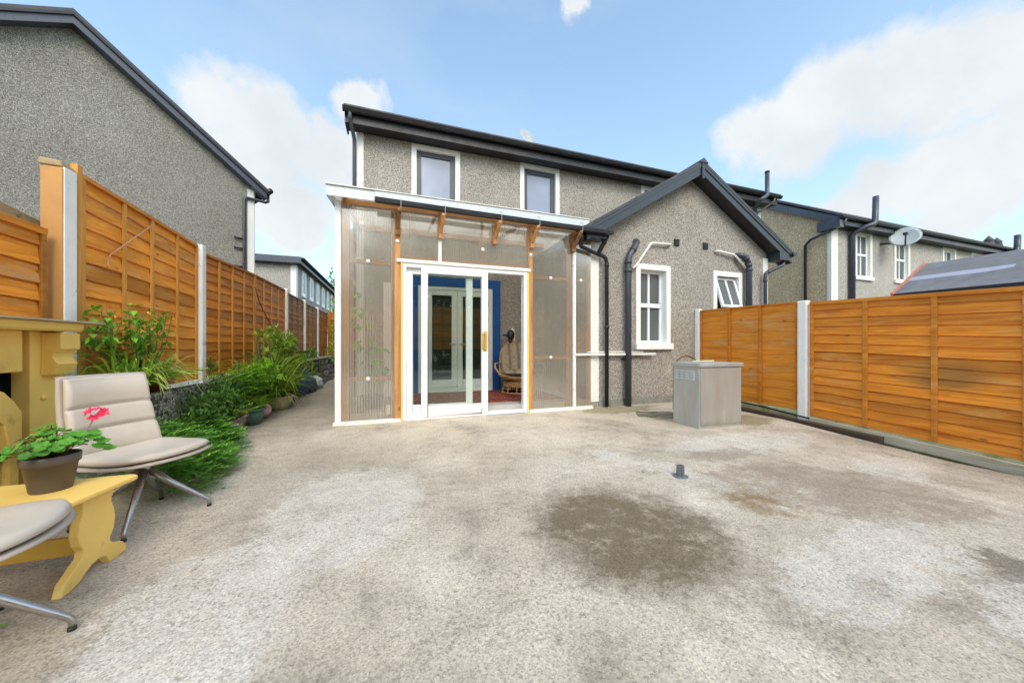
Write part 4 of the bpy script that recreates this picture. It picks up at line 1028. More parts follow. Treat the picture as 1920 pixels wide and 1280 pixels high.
m = MB(); m.hexa([(a0-.21,NY-.3,5.22),(a0-.01,NY-.3,5.22),(a0-.01,NY+4.5,8.08),(a0-.21,NY+4.5,8.08),(a0-.21,NY-.3,5.46),(a0-.01,NY-.3,5.46),(a0-.01,NY+4.5,8.36),(a0-.21,NY+4.5,8.36)]); m.build('bargeboard', M['barge_l'], N2)
m = MB(); m.box(a0-.215, a0+.0, NY-.36, NY+.3, 5.10, 5.42); m.build('eave_box', M['barge_l'], N2)
m = MB(); gutter_run(m, a0-.25, a1+.3, NY-.40, 5.44, .07); m.build('gutter', M['gutter'], N2)
m = MB(); m.tube([(14.35,7.2,5.38),(14.35,7.25,5.2),(13.95,8.0,4.85),(14.27,8.35,4.78),(14.27,8.35,0)], .045, 10); m.build('downpipe', M['pipe'], N2, True)
m = MB(); m.tube([(15.32,7.5,0),(15.32,7.5,4.98),(15.32,7.46,5.08),(15.45,7.2,5.22),(15.72,7.1,5.32),(15.78,7.1,5.45),(15.82,7.1,6.28)], .085, 12); m.build('vent_stack', M['pipe'], N2, True)
m = MB(); m.tube([(25.0,7.5,5.1),(25.6,7.15,5.16),(26.35,7.1,5.32),(26.42,7.1,5.5),(26.46,7.1,6.06)], .10, 12); m.build('vent_stack', M['pipe'], N2, True)
# chimney with pots
m = MB(); m.box(36.3,38.9,10.6,11.6,5.5,7.5); k = m.build('chimney', M['trim_w'], N2)
for x in (36.9, 38.0):
    m = MB(); m.lathe([(.22,7.5),(.26,7.75),(.2,7.95),(.24,8.0),(.02,8.3)], (x,11,0), 12); m.build('chimney_pot', M['slate'], k, True)
# dish on neighbour wall
d = thing('satellite_dish', 'grey oval dish mounted on the neighbouring house wall between its windows', 'satellite dish', (17.6, 7.6, 5.1))
Mx = Vector((-.80,-.38,.48)).to_track_quat('Z', 'Y').to_matrix(); k = .60; DC = Vector((17.44,7.05,4.98))
m = MB(); m.lathe([(.03*k,0),(.3*k,.03*k),(.55*k,.10*k),(.68*k,.16*k),(.685*k,.175*k),(.55*k,.13*k),(.3*k,.055*k),(.03*k,.02*k)], DC, 32, Mx); m.build('reflector', M['dish'], d, True)
m = MB(); m.tube([(17.2,7.6,4.9),(17.25,7.35,4.86),(17.46,7.1,4.95)], .035, 8); m.tube([DC+Mx @ Vector((0,-.40,.05)), DC+Mx @ Vector((0,-.22,.45))], .022, 8); m.build('arm', M['pipe'], d, True)
m = MB(); m.obox(DC+Mx @ Vector((0,-.2,.47)), (.10,.12,.09)); m.build('receiver', M['pipe'], d, bevel=.01)

# shed over the right fence
SH = thing('garden_shed', 'grey felt shed roof with a pale tape and red edge above the right fence', 'shed', (9.3, 2.0, -.2))
m = MB(); m.prism([(8.45,-.2),(10.2,-.2),(10.2,1.9),(9.3,2.5),(8.45,1.95)], 'y', .6, 3.38); m.build('walls', M['shed_wall'], SH)
for sg in (-1, 1):
    m = MB(); xe = 9.3+sg*1.02; m.hexa([(9.3,.4,2.56),(xe,.4,1.93),(xe,3.47,1.97),(9.3,3.47,2.575),(9.3,.4,2.60),(xe,.4,1.97),(xe,3.47,2.01),(9.3,3.47,2.615)]); f = m.build('roof', M['felt'], SH)
m = MB(); t0, t1 = .45, .60
def rp(f, y): return (lerp(9.3, 8.28, f), y, lerp(2.60+(.015*(y-.4)/3.07), 1.97+(.04*(y-.4)/3.07), f)+.004)
m.add([rp(t0,.4), rp(t1-.02,.4), rp(t1,3.47), rp(t0+.02,3.47)], [(0,1,2,3)]); m.build('roof_tape', M['felt_strip'], SH, closed=False)
m = MB(); m.bar((8.25,3.49,1.985), (9.3,3.49,2.61), .03, .07); m.build('verge_trim', M['red_trim'], SH)
m = MB(); m.bar((8.27,.4,1.93), (8.27,3.49,1.97), .03, .07); m.build('eave_trim', M['soffit'], SH)

# ------------------------------------------------------------------ far terrace, left
T = thing('distant_terrace', 'distant grey terrace with a row of white windows at the end of the path', 'house', (-4.8, 20.2, 0))
m = MB(); tx = -4.8; ty0, ty1 = 20.2, 47
tw = [(21.5,22.1),(23.3,23.9),(25.1,25.7),(26.9,27.5),(28.7,29.3),(30.5,31.1),(33,33.6)]
wallfaces(m, [ty0, ty1], lambda y: 5.5, -.3, [], lambda u, z: (tx, u, z))
m.add([(tx,ty0,-.3),(tx-7,ty0,-.3),(tx-7,ty0,5.5),(tx,ty0,5.5)], [(0,1,2,3)])
m.build('wall', M['dash_far'], T, closed=False)
MB().box(tx-.22, tx+.03, ty0-.03, ty0+.3, -.2, 5.25).build('quoin', M['white'], T)
m = MB(); m.box(tx-7.3, tx+.32, ty0-.35, ty0-.30, 5.28, 5.56); m.box(tx+.26, tx+.32, ty0-.30, ty1, 5.28, 5.52); m.build('fascia', M['barge_l'], T)
m = MB(); m.tube([(tx+.40,ty0-.3,5.52),(tx+.40,ty1,5.52)], .075, 8); m.build('gutter', M['gutter'], T, True)
m = MB(); m.hexa([(tx-7.3,ty0-.35,5.54),(tx+.36,ty0-.35,5.54),(tx+.36,ty1,5.54),(tx-7.3,ty1,5.54),(tx-7.3,ty0-.3,5.62),(tx+.30,ty0-.3,5.62),(tx+.3,ty1,5.62),(tx-7.3,ty1,5.62)]); m.add([(tx+.3,ty0-.3,5.62),(tx+.3,ty1,5.62),(tx-3.4,ty1,6.2),(tx-3.4,ty0+3,6.2),(tx-7.3,ty0-.3,5.62),(tx-7.3,ty1,5.62)], [(0,1,2,3),(0,3,4),(4,3,2,5)])
m.build('roof', M['slate'], T)
for a, b in tw:
    for z0, z1 in ((3.95, 5.1), (1.2, 2.5)):
        m = MB(); m.box(tx-.02, tx+.05, a-.12, b+.12, z0-.15, z1+.12); f = m.build('window', M['pvc'], T)
        MB().box(tx+.05, tx+.056, a+.10, b-.10, z0+.06, z1-.06).build('pane', M['glass_far'], f)
for y in (22.6, 26.2, 30.0):
    m = MB(); m.prism([(tx,3.55),(tx+.9,3.0),(tx+.9,2.9),(tx,2.9)], 'y', y, y+1.5); m.build('porch_roof', M['slate'], T)

# ------------------------------------------------------------------ raised bed and rockery
m = MB(); m.box(-2.16, -2.05, 3.95, 9.2, -.1, .66); m.box(-2.44, -2.16, 3.95, 4.06, -.1, .64)
tag(m.build('retaining_wall', M['dash_wall'], None, bevel=.008), 'low rough grey retaining wall of the planted bed', 'wall')
m = MB(); m.grid(lambda u, v: (-2.46+.32*u, 4.0+11*v, .60+.03*math.sin(40*v)+.02*math.sin(9*u+30*v)), 4, 80)
tag(m.build('bed_soil', M['soil'], None, True, closed=False), None, None, None, 'structure')
m = MB(); m.bar((-2.13,4.26,.695), (-2.10,4.76,.70), .055, .04)
tag(m.build('offcut', M['pvc'], None, bevel=.004), 'white plastic offcut lying on top of the retaining wall', 'offcut')
for i, (y, s, lb) in enumerate(((4.93,.05,'brown rounded stone at the end of the white plastic offcut'), (5.75,.045,'small pale stone at the foot of the rounded white post'), (6.25,.06,'flat grey stone at the foot of the second tall panel'))):
    m = MB(); m.ball((-2.2+.02*i, y, .68), s, 14, 8, .6); tag(m.build('stone', M['pebble'], None, True), lb, 'stone', 'stones on the bed edge')
r = random.Random(11)
rows = [(0, -1.98, 9), (1, -2.02, 9), (2, -2.06, 9), (3, -2.10, 9)]
words = {0: 'ground course', 1: 'second course', 2: 'third course', 3: 'top course'}
proto = None; cnt = 0
for lev, x, n in rows:
    y = 9.3+r.uniform(0, .2)
    while y < 14.2:
        ln = r.uniform(.32, .6); h = .17
        m = MB(); m.obox((x-.1+r.uniform(-.05,.05), y+ln/2, .085+lev*.175), (.26, ln-.04, h-.012), (r.uniform(-.04,.04), 0, r.uniform(-.12,.12)))
        pos = 'near the sacks' if y < 10.6 else ('in the middle of the stack' if y < 12.4 else 'towards the gate')
        tag(m.build('rockery_block', M['stone' if r.random() < .65 else 'stone_lt'], None, bevel=.02), f'rough stone block in the {words[lev]} of the rockery, {pos}', 'stone block', f'rockery blocks, {words[lev]}, {pos}')
        y += ln
m = MB(); m.box(-2.32, -1.98, 9.6, 14.3, .715, .75); tag(m.build('coping_slab', M['stone_lt'], None, bevel=.01), 'flat mossy slab capping the stone stack by the far fence', 'slab')
# sacks
def sack(name, c, s, mat, label, seed, rot=0):
    r = random.Random(seed); m = MB(); cz = math.cos(rot); sz = math.sin(rot)
    ph = [r.uniform(0, 6) for _ in range(6)]
    def f(u, v):
        a = u*2*math.pi; b = v*math.pi
        k = 1+.12*math.sin(3*a+ph[0])*math.sin(b*2+ph[1])+.08*math.sin(7*a+ph[2])+.06*math.sin(9*b+ph[3])
        x, y, z = s[0]*k*math.sin(b)*math.cos(a), s[1]*k*math.sin(b)*math.sin(a), -s[2]*k*math.cos(b)
        return (c[0]+x*cz-y*sz, c[1]+x*sz+y*cz, max(.003, c[2]+z))
    m.grid(f, 28, 18); return tag(m.build(name, M[mat], None, True, closed=False), label, 'sack')
sack('plastic_sack', (-1.98, 8.75, .30), (.17, .26, .34), 'bag_blue', 'crumpled blue plastic sack slumped behind the strap-leaved clump', 1)
sack('plastic_sack', (-1.93, 9.25, .15), (.17, .3, .22), 'bag_grey', 'dark grey sack lying against the stone stack', 2)
sack('plastic_sack', (-1.93, 9.95, .12), (.18, .25, .19), 'bag_pale', 'pale crumpled sack at the near end of the stone stack', 4)

# ------------------------------------------------------------------ plants
def plant(name, label, cat, c): return thing(name, label, cat, c)
# juniper
J = plant('juniper', 'feathery green juniper spreading from the retaining wall over the patio', 'shrub', (-1.85, 4.2, 0))
m = MB(); r = random.Random(5)
for i in range(1700):
    y = r.uniform(3.1, 5.0); t = r.random()
    if math.sin(9*t+6*y)*math.sin(11*y-4*t) < -.25: continue
    edge = 1.46 + .08*math.sin(5*y) + .62*max(0, min(1, (y-4.25)/.7))
    x = lerp(-2.14, -edge, t**.8)
    hz = .47*(1-t)**.55*(.84+.16*math.sin(7*y+1)) if y > 3.75 else .42*(1-t)**.6
    hz *= 1-.45*max(0, min(1, (y-4.3)/.5))
    z = hz*(.35+.7*r.random()**.7)+.03
    a = r.gauss(-.3, 1.0)
    d = Vector((math.cos(a), math.sin(a), r.uniform(-.25, .45)))
    spray(m, (x, y, z), d, r.uniform(.10, .22), r, 6, r.uniform(.045,.08), .026)
m.build('foliage', M['leaf_jun'], J, closed=False)
m = MB()
for i in range(22):
    y = r.uniform(3.5, 5.2); m.tube([(-2.04,y,.1),(-1.9,y+r.uniform(-.1,.1),.25),(-1.72,y+r.uniform(-.2,.2),.16)], [.012,.009,.004], 6)
m.build('branch', M['twig'], J, True)
# dark shrubby herb at top of bed
HB = plant('dark_shrub', 'dull mid green shrub along the retaining wall between the juniper and the rounded white post', 'shrub', (-2.05, 5.6, .1))
m = MB(); leafy(m, (-1.97,4.85,.47), (.2,1.0,.30), 3600, .062, random.Random(8), 26, .32); leafy(m, (-2.3,5.62,.82), (.05,.08,.22), 260, .05, random.Random(9), 6, .25); m.build('foliage', M['leaf_dk'], HB, closed=False)
m = MB(); r = random.Random(4)
for i in range(9): m.tube([(-2.1,5.4+r.uniform(-.2,.25),.1),(-2.05+r.uniform(-.1,.1),5.4+r.uniform(-.3,.3),.55)], [.008,.003], 5)
m.build('stem', M['twig'], HB, True)
# bright ferny plant
FN = plant('ferny_plant', 'bright green ferny plant behind the terracotta and green pots', 'plant', (-2.05, 5.9, .1))
m = MB(); r = random.Random(6)
for i in range(420):
    c = (-2.0+r.gauss(0,.10), 5.8+r.gauss(0,.42), r.uniform(.2,.82))
    a = r.uniform(-1.9, 1.3); spray(m, c, (math.cos(a), math.sin(a), r.uniform(-.1,.5)), r.uniform(.14,.26), r, 7, .065, .026)
m.build('foliage', M['leaf_br'], FN, closed=False)
m = MB()
for i in range(14): m.tube([(-2.03,5.9+r.uniform(-.25,.25),.05),(-2.0+r.uniform(-.1,.1),5.95+r.uniform(-.4,.4),.65)], [.007,.003], 5)
m.build('stem', M['stem'], FN, True)
# strap-leaved clump behind (agapanthus-like) with dry flower heads
LI = plant('strap_leaf_clump', 'tall clump of arching strap leaves with dried flower heads by the fence', 'plant', (-2.1, 7.3, .1))
m = MB(); r = random.Random(12)
for i in range(420):
    b = (-2.05+r.gauss(0,.10), r.uniform(6.2,9.0), r.uniform(.25,.62))
    blade(m, b, r.uniform(0,6.28), r.uniform(.45,.85), r.uniform(.02,.035), R(r.uniform(45,82)), r.uniform(.2,.6), 7, r.uniform(-.5,.5))
m.build('foliage', M['leaf_lily'], LI, closed=False)
m = MB(); m2 = MB()
for i in range(18):
    y = 7.5+r.uniform(-1.2,1.2); x = -2.08+r.uniform(-.1,.1); h = r.uniform(1.15,1.45)
    m.tube([(x,y,.4),(x+r.uniform(-.03,.06),y+r.uniform(-.06,.06),h)], [.006,.004], 5)
    m2 = MB()
    for k in range(26):
        d = rdir(r, .3); leaf(m2, (x+.02,y,h-.02), d, (0,0,1), r.uniform(.05,.12), .02)
    m2.build('flower_head', M['leaf_croc'], LI, closed=False)
m.build('flower_stalk', M['stem'], LI, True)
m = MB(); leafy(m, (-2.15,8.0,1.12), (.2,1.1,.26), 1300, .10, random.Random(22), 20, .35); m.build('back_foliage', M['leaf_croc'], LI, closed=False)
# broad leaves (arum)
AR = plant('broad_leaf_plant', 'plant with a few broad grey-green arrow leaves in front of the strap clump', 'plant', (-2.0, 6.55, .05))
m = MB()
for c, d, l in (((-1.97,6.5,.68),(.3,-.6,.5),.22),((-1.95,6.62,.70),(.1,-.3,.8),.2),((-1.9,6.7,.62),(.7,-.4,-.3),.24),((-2.0,6.45,.55),(.1,-.8,-.2),.24),((-1.93,6.55,.45),(.4,-.6,.1),.2),((-1.98,6.7,.8),(-.2,-.5,.6),.18)):
    leaf(m, c, d, (.3,-.8,.6), l, l*.5)
m.build('foliage', M['leaf_br'], AR, closed=False)
m = MB()
for c in ((-1.97,6.5,.68),(-1.95,6.62,.70),(-1.9,6.7,.62),(-2.0,6.45,.55)): m.tube([(-2.0,6.55,.05),((c[0]-2.0)/2,(c[1]+6.55)/2,.4),c], .005, 5)
m.build('stem', M['stem'], AR, True)
# potted day lily
PL = plant('potted_lily', 'cream bowl pot overflowing with long narrow arching leaves', 'potted plant', (-1.93, 6.95, 0))
m = MB(); m.lathe([(.15,.0),(.19,.06),(.225,.15),(.235,.205),(.245,.21),(.245,.225),(.225,.225),(.21,.19),(.02,.18)], (-1.93,6.95,0), 30); m.build('pot', M['cream_pot'], PL, True)
m = MB(); r = random.Random(14)
for i in range(250):
    a = r.uniform(0,6.28); b = (-1.93+.13*math.cos(a)*r.random(), 6.95+.13*math.sin(a)*r.random(), .2)
    blade(m, b, a+r.gauss(0,.5), r.uniform(.6,1.1), r.uniform(.014,.027), R(r.uniform(46,86)), r.uniform(.35,.95), 8, r.uniform(-.6,.6))
m.build('foliage', M['leaf_lily'], PL, closed=False)
m = MB()
for i in range(26):
    a = r.uniform(0,6.28); blade(m, (-1.93,6.95,.2), a, r.uniform(.35,.6), .014, R(r.uniform(20,60)), r.uniform(.8,1.2), 7)
m.build('dry_leaves', M['gold_pale'], PL, closed=False)
# low trailing plants between
GC = plant('trailing_plant', 'low dark trailing growth between the cream bowl and the sacks', 'plant', (-2.0, 7.9, 0))
m = MB(); leafy(m, (-1.98,7.85,.2), (.17,.75,.2), 900, .06, random.Random(31), 14, .35); m.build('foliage', M['leaf_dk'], GC, closed=False)
m = MB()
for i in range(8): m.tube([(-2.0,7.5+i*.1,0),(-1.95,7.5+i*.1,.2)], .004, 5)
m.build('stem', M['twig'], GC, True)
# sword-leaved plant on the bed end in a brown pot
CR = plant('sword_leaf_plant', 'wild clump of sword leaves and orange-yellow flowers in a brown pot behind the chair', 'potted plant', (-2.26, 4.2, .62))
m = MB(); m.lathe([(.08,.62),(.105,.78),(.115,.785),(.115,.81),(.10,.81),(.095,.78),(.02,.77)], (-2.22,4.40,0), 26); m.build('pot', M['terracotta'], CR, True)
m = MB(); r = random.Random(17)
for i in range(330):
    a = r.uniform(0,6.28); q_ = r.random()
    b = (-2.25+.07*q_*math.cos(a), 4.15+.30*q_*math.sin(a)+r.uniform(-.1,.1), .72)
    blade(m, b, a+r.gauss(0,.4), r.uniform(.28,.56), r.uniform(.014,.032), R(r.uniform(25,88)), r.uniform(.25,.8), 7, r.uniform(-.6,.6))
m.build('foliage', M['leaf_croc'], CR, closed=False)
m = MB(); m2 = MB(); m3 = MB()
for i in range(24):
    x = -2.27+r.uniform(-.08,.08); y = 3.98+r.uniform(-.25,.55); h = r.uniform(1.2,1.47)
    top = (x+r.uniform(-.02,.08), y+r.uniform(-.08,.08), h)
    m.tube([(-2.25,lerp(4.15,y,.4),.84),(x,y,1.1),top], [.005,.004,.003], 5)
    for k in range(13):
        zz = lerp(1.02, h, r.random()); d = rdir(r, .2); leaf(m2, (x+d.x*.02, y+d.y*.02, zz), d, (0,0,1), r.uniform(.06,.11), .045)
    if i % 2 == 0:
        for k in range(4): d = rdir(r, .2); leaf(m3, (top[0],top[1],top[2]-.06), d, (0,0,1), .035, .02)
m.build('stem', M['stem'], CR, True); m2.build('leafy_shoot', M['leaf'], CR, closed=False); m3.build('flower', M['yellow_fl'], CR, closed=False)
m = MB()
for i in range(26):
    a = r.uniform(-1.6,1.6); blade(m, (-2.22,4.25,.86), a, r.uniform(.3,.5), .006, R(r.uniform(5,45)), r.uniform(.3,.9), 6)
m.build('dry_leaves', M['gold_pale'], CR, closed=False)
# pots in front
G = plant('potted_flower', 'dark green round pot with orange flowers next to the ball', 'potted plant', (-1.90, 5.72, 0))
m = MB(); m.lathe([(.11,0),(.15,.14),(.16,.2),(.175,.2),(.175,.225),(.155,.225),(.14,.19),(.02,.18)], (-1.90,5.72,0), 26); m.build('pot', M['green_pot'], G, True)
m = MB(); r = random.Random(41)
for i in range(60): d = rdir(r, .6); leaf(m, (-1.9+d.x*.08,5.72+d.y*.08,.22+abs(d.z)*.10), d, (0,0,1), .07, .035)
m.build('foliage', M['leaf_croc'], G, closed=False)
m = MB()
for i in range(26): d = rdir(r, .5); leaf(m, (-1.93+d.x*.05,5.70+d.y*.05,.34+d.z*.04), d, (0,0,1), .045, .03)
m.build('flower', M['orange_fl'], G, closed=False)
m = MB(); m.lathe([(.08,0),(.10,.18),(.125,.235),(.135,.24),(.135,.265),(.115,.265),(.10,.22),(.02,.21)], (-1.985,5.52,0), 24)
tag(m.build('flower_pot', M['terracotta'], None, True), 'tilted empty terracotta pot wedged between trough and green pot', 'pot')
TR = thing('planting_trough', 'grey mossy rectangular trough half hidden by the juniper', 'trough', (-1.98, 5.22, 0))
m = MB(); m.hexa([(-2.08,5.02,0),(-1.90,5.02,0),(-1.90,5.42,0),(-2.08,5.42,0),(-2.11,4.98,.17),(-1.86,4.98,.17),(-1.86,5.46,.17),(-2.11,5.46,.17)]); m.build('body', M['trough'], TR, bevel=.006)
m = MB(); m.box(-2.125,-1.845,4.965,4.99,.165,.19); m.box(-2.125,-1.845,5.45,5.475,.165,.19); m.box(-2.125,-2.10,4.99,5.45,.165,.19); m.box(-1.87,-1.845,4.99,5.45,.165,.19); m.build('rim', M['trough'], TR, bevel=.005)
m = MB(); m.box(-2.09,-1.875,4.995,5.445,.171,.174); m.build('soil', M['soil'], TR)
m = MB(); m.ball((-1.905,6.16,.118), .118, 28, 18, .92)
tag(m.build('toy_ball', M['ball'], None, True), 'faded pink and cream printed ball between the green pot and cream bowl', 'ball')
m = MB(); m.tube([(-2.0,5.55,.05),(-1.99,5.57,.9)], .008, 6); m.tube([(-1.99,5.55,.12),(-1.99,5.55,.26)], .022, 10)
tag(m.build('solar_stake', M['rubber'], None, True), 'thin black garden light stake among the ferny leaves', 'garden light')
# shrub leaves at lean-to side, hedge and tree beyond
SB = plant('side_shrub', 'light green shrub leaning out behind the left corner of the lean-to', 'shrub', (-1.35, 10.6, 0))
m = MB(); leafy(m, (-1.30,10.2,1.05), (.34,.5,.62), 520, .14, random.Random(51), 10, .4); leafy(m, (-1.35,10.4,.35), (.3,.4,.25), 160, .12, random.Random(52), 6, .4); m.build('foliage', M['leaf_br'], SB, closed=False)
m = MB(); m.tube([(-1.2,10.5,0),(-1.25,10.3,.7),(-1.3,10.2,1.4)], [.03,.02,.008], 6); m.build('stem', M['twig'], SB, True)
def tree(label, c, h, rad, n, size, seed, mat='leaf_tree', name='tree'):
    t = thing(name, label, 'tree', c); r = random.Random(seed)
    m = MB(); m.tube([c, (c[0]+.05*h*r.uniform(-1,1), c[1], c[2]+h*.35), (c[0], c[1], c[2]+h*.8)], [.035*h,.025*h,.008*h], 8)
    for k in range(6):
        a = r.uniform(0,6.28); z = c[2]+h*r.uniform(.3,.6)
        m.tube([(c[0],c[1],z),(c[0]+rad[0]*.4*math.cos(a),c[1]+rad[1]*.4*math.sin(a),z+h*.15),(c[0]+rad[0]*.75*math.cos(a),c[1]+rad[1]*.75*math.sin(a),z+h*.25)], [.015*h,.01*h,.003*h], 6)
    m.build('trunk', M['bark'], t, True)
    m = MB(); leafy(m, (c[0],c[1],c[2]+h-rad[2]), rad, n, size, r, 26, .55); m.build('crown', M[mat], t, closed=False)
    return t
tree('pale green leafy tree above the far terrace roof', (-5.4, 52, -.2), 13.5, (4.2,4.2,4.6), 2600, .55, 3)
tree('small bright bush over the far gate', (-2.6, 17.5, -.2), 3.35, (.75,.9,1.0), 900, .16, 5, 'leaf', 'garden_bush')
m = MB(); m.ball((-2.25,11.0,.82), .12, 14, 8, .6); leafy(m, (-2.25,11.0,.9), (.2,.25,.12), 200, .1, random.Random(60), 6, .4)
tag(m.build('rockery_plant', M['leaf_dk'], None, closed=False), 'small dark plant sitting on top of the stone stack', 'plant')
# cane and string on fence
m = MB(); m.tube([(-2.43,7.50,2.18),(-2.41,7.62,1.95),(-2.40,7.85,1.75),(-2.36,8.15,1.50),(-2.33,8.3,1.35)], [.012,.010,.009,.008,.008], 6)
tag(m.build('cane', M['cane'], None, True), 'bent brown cane leaning on the reddish panel', 'cane')
m = MB(); m.tube([(-2.455,4.12,1.87),(-2.45,4.14,1.93),(-2.452,4.40,2.14),(-2.455,4.74,2.41)], .004, 5); m.tube([(-2.455,4.12,1.87),(-2.452,4.11,1.80)], .004, 5)
tag(m.build('string', M['string'], None, True), 'pink string hanging slanted across the bright orange first panel', 'string')

# ------------------------------------------------------------------ yellow mantelpiece
FP = thing('mantelpiece', 'yellow painted fireplace surround standing against the left fence', 'fireplace surround', (-2.35, 2.75, 0))
XF = -2.28
m = MB(); m.box(-2.47, -2.11, 2.0, 3.52, 1.262, 1.274); m.build('slate_top', M['old_wood'], FP, bevel=.003)
m = MB(); m.prism([(-2.47,1.20),(-2.17,1.20),(-2.155,1.215),(-2.15,1.26),(-2.47,1.26)], 'y', 2.05, 3.39); m.build('shelf', M['yellow'], FP, bevel=.004)
m = MB(); m.box(-2.47, XF, 2.36, 3.13, .93, 1.199); m.build('frieze', M['yellow'], FP, bevel=.008)
for ya, yb in ((3.175, 3.415), (2.06, 2.30)):
    m = MB(); m.box(-2.47, XF, ya, yb, 0, 1.199); p = m.build('pilaster', M['yellow'], FP, bevel=.006)
    c0, c1 = ya+.07, yb-.015
    prof = [(XF,1.19),(XF+.10,1.19),(XF+.10,1.075),(XF+.085,1.07),(XF+.065,1.045),(XF+.06,1.02),(XF+.075,.99),(XF+.09,.975),(XF+.055,.90),(XF,.895)]
    m = MB(); m.prism(prof, 'y', c0, c1); m.build('corbel', M['yellow'], p, bevel=.004)
    m = MB(); m.ball((XF+.002,ya+.085,.745), .018, 14, 8); m.build('rosette', M['yellow'], p, True)
    m = MB(); m.box(XF-.02, XF+.022, ya-.01, yb+.01, 0, .16); m.build('base_block', M['yellow'], p, bevel=.004)
m = MB(); m.box(-2.47, -2.365, 2.305, 3.17, .0, .929); m.build('fire_back', M['black'], FP)
prof = [(2.989,.411),(2.95,.415),(2.92,.46),(2.90,.55),(2.885,.63),(2.80,.70),(2.72,.71),(2.64,.70),(2.555,.63),(2.54,.55),(2.52,.46),(2.49,.415),(2.451,.411),(2.451,.688),(2.50,.765),(2.56,.826),(2.64,.86),(2.72,.868),(2.80,.86),(2.885,.826),(2.94,.765),(2.989,.688)]
m = MB(); m.prism(prof, 'x', XF+.05, XF+.10); m.build('fire_hood', M['yellow'], FP, bevel=.006)
m = MB(); m.box(-2.40, XF+.03, 2.99, 3.075, 0, .41); m.build('fender_block', M['yellow'], FP, bevel=.02)
m = MB(); m.box(-2.40, XF+.03, 2.37, 2.45, 0, .41); m.build('fender_block', M['yellow'], FP, bevel=.02)
m = MB(); m.box(-2.40, XF+.02, 2.46, 2.98, .39, .41); m.build('grate', M['black'], FP)

# ------------------------------------------------------------------ bench
BN = thing('trestle_bench', 'yellow wooden trestle bench with scroll-cut ends holding the geranium', 'bench', (-1.9, 2.2, 0))
prof = [(2.152,.385),(2.152,.311),(2.132,.271),(2.125,.225),(2.136,.177),(2.158,.145),(2.152,.115),(2.104,.083),(2.058,.05),(2.04,.0),(2.085,.0),(2.14,.016),(2.169,.036),(2.20,.052),(2.25,.058),(2.287,.045),(2.312,.0),(2.42,.0),(2.423,.03),(2.40,.058),(2.379,.073),(2.335,.088),(2.315,.105),(2.314,.128),(2.337,.165),(2.347,.22),(2.338,.27),(2.322,.303),(2.324,.33),(2.34,.350),(2.342,.385)]
for x in (-1.405, -2.30):
    m = MB(); m.prism(prof, 'x', x, x+.036); m.build('end_plate', M['yellow'], BN, bevel=.005)
m = MB(); m.prism([(-1.30,2.365),(-1.30,2.385),(-1.33,2.405),(-2.44,2.405),(-2.46,2.38),(-2.46,2.02),(-2.43,1.995),(-1.42,1.995),(-1.375,2.015),(-1.345,2.05)], 'z', .386, .412); m.build('seat_board', M['yellow'], BN, bevel=.008)
MB().box(-2.26, -1.41, 2.222, 2.248, .10, .185).build('stretcher', M['yellow_dk'], BN, bevel=.004)
MB().box(-2.20, -1.47, 2.32, 2.345, .33, .385).build('apron', M['yellow'], BN, bevel=.003)
# geranium
GP = thing('potted_geranium', 'taupe plastic pot with a pink-flowered geranium on the yellow bench', 'potted plant', (0,0,0), local=True)
m = MB(); m.lathe([(.064,0),(.066,.003),(.084,.125),(.092,.126),(.094,.165),(.090,.168),(.086,.165),(.083,.145),(.01,.143)], (0,0,0), 32); m.build('pot', M['plastic_pot'], GP, True)
m = MB(); m.lathe([(.084,.143),(.05,.15),(.005,.154)], (0,0,0), 24); m.build('soil', M['soil'], GP, True)
m = MB(); m2 = MB(); r = random.Random(77)
def gleaf(mb, c, nrm, rad):
    nrm = Vector(nrm).normalized(); a = nrm.cross(Vector((.3,.2,1))).normalized(); b = nrm.cross(a)
    n = 18; vs = [Vector(c)-nrm*rad*.22]; ph = r.uniform(0, 6)
    for k in range(n):
        t = 2*math.pi*k/n+ph; rr = rad*(1+.09*math.cos(5*t))*(1 if k else .55)
        vs.append(Vector(c)+(a*math.cos(t)+b*math.sin(t))*rr + nrm*rad*.10*math.cos(5*t))
    mb.add(vs, [(0, 1+k, 1+(k+1)%n) for k in range(n)])
for i in range(105):
    a = r.uniform(0, 6.28); q_ = r.random()**.6; rr = .128*q_
    c = (rr*math.cos(a), rr*math.sin(a), .165+.13*(1-q_*.7)*r.uniform(.35,1.15)+.012*i/52)
    gleaf(m, c, (.9*math.cos(a)*q_+r.uniform(-.45,.45), .9*math.sin(a)*q_+r.uniform(-.45,.45)-.25, 1), r.uniform(.013,.027))
    m2.tube([(.02*math.cos(a), .02*math.sin(a), .15), (c[0]*.6, c[1]*.6, c[2]-.01), c], .0022, 5)
for (x, y, z) in ((.13,.03,.235),(.15,.05,.21),(.165,.02,.19),(.12,.06,.25),(.17,.06,.17),(.10,.0,.26)): gleaf(m, (x,y,z), (.4,-.2,1), .03)
m.build('foliage', M['leaf_ger'], GP, closed=False)
m2.tube([(.03,.02,.15),(.09,.05,.25),(.112,.07,.325)], .003, 6); m2.build('stem', M['deadstem'], GP, True)
m = MB()
for f0 in ((.085,.07,.345),(.135,.06,.335),(.11,.085,.36),(.12,.05,.325),(.10,.06,.355),(.145,.075,.345),(.13,.09,.35)):
    d0 = Vector((f0[0]-.112, f0[1]-.07-.03, f0[2]-.33)).normalized(); sx_ = d0.cross(Vector((0,0,1))).normalized(); sy_ = d0.cross(sx_)
    for k in range(5):
        a = k*1.2566+r.uniform(-.3,.3); d = sx_*math.cos(a)+sy_*math.sin(a)+d0*.45
        leaf(m, f0, d, d0, r.uniform(.019,.027), .019)
m.build('flower', M['pink'], GP, closed=False)
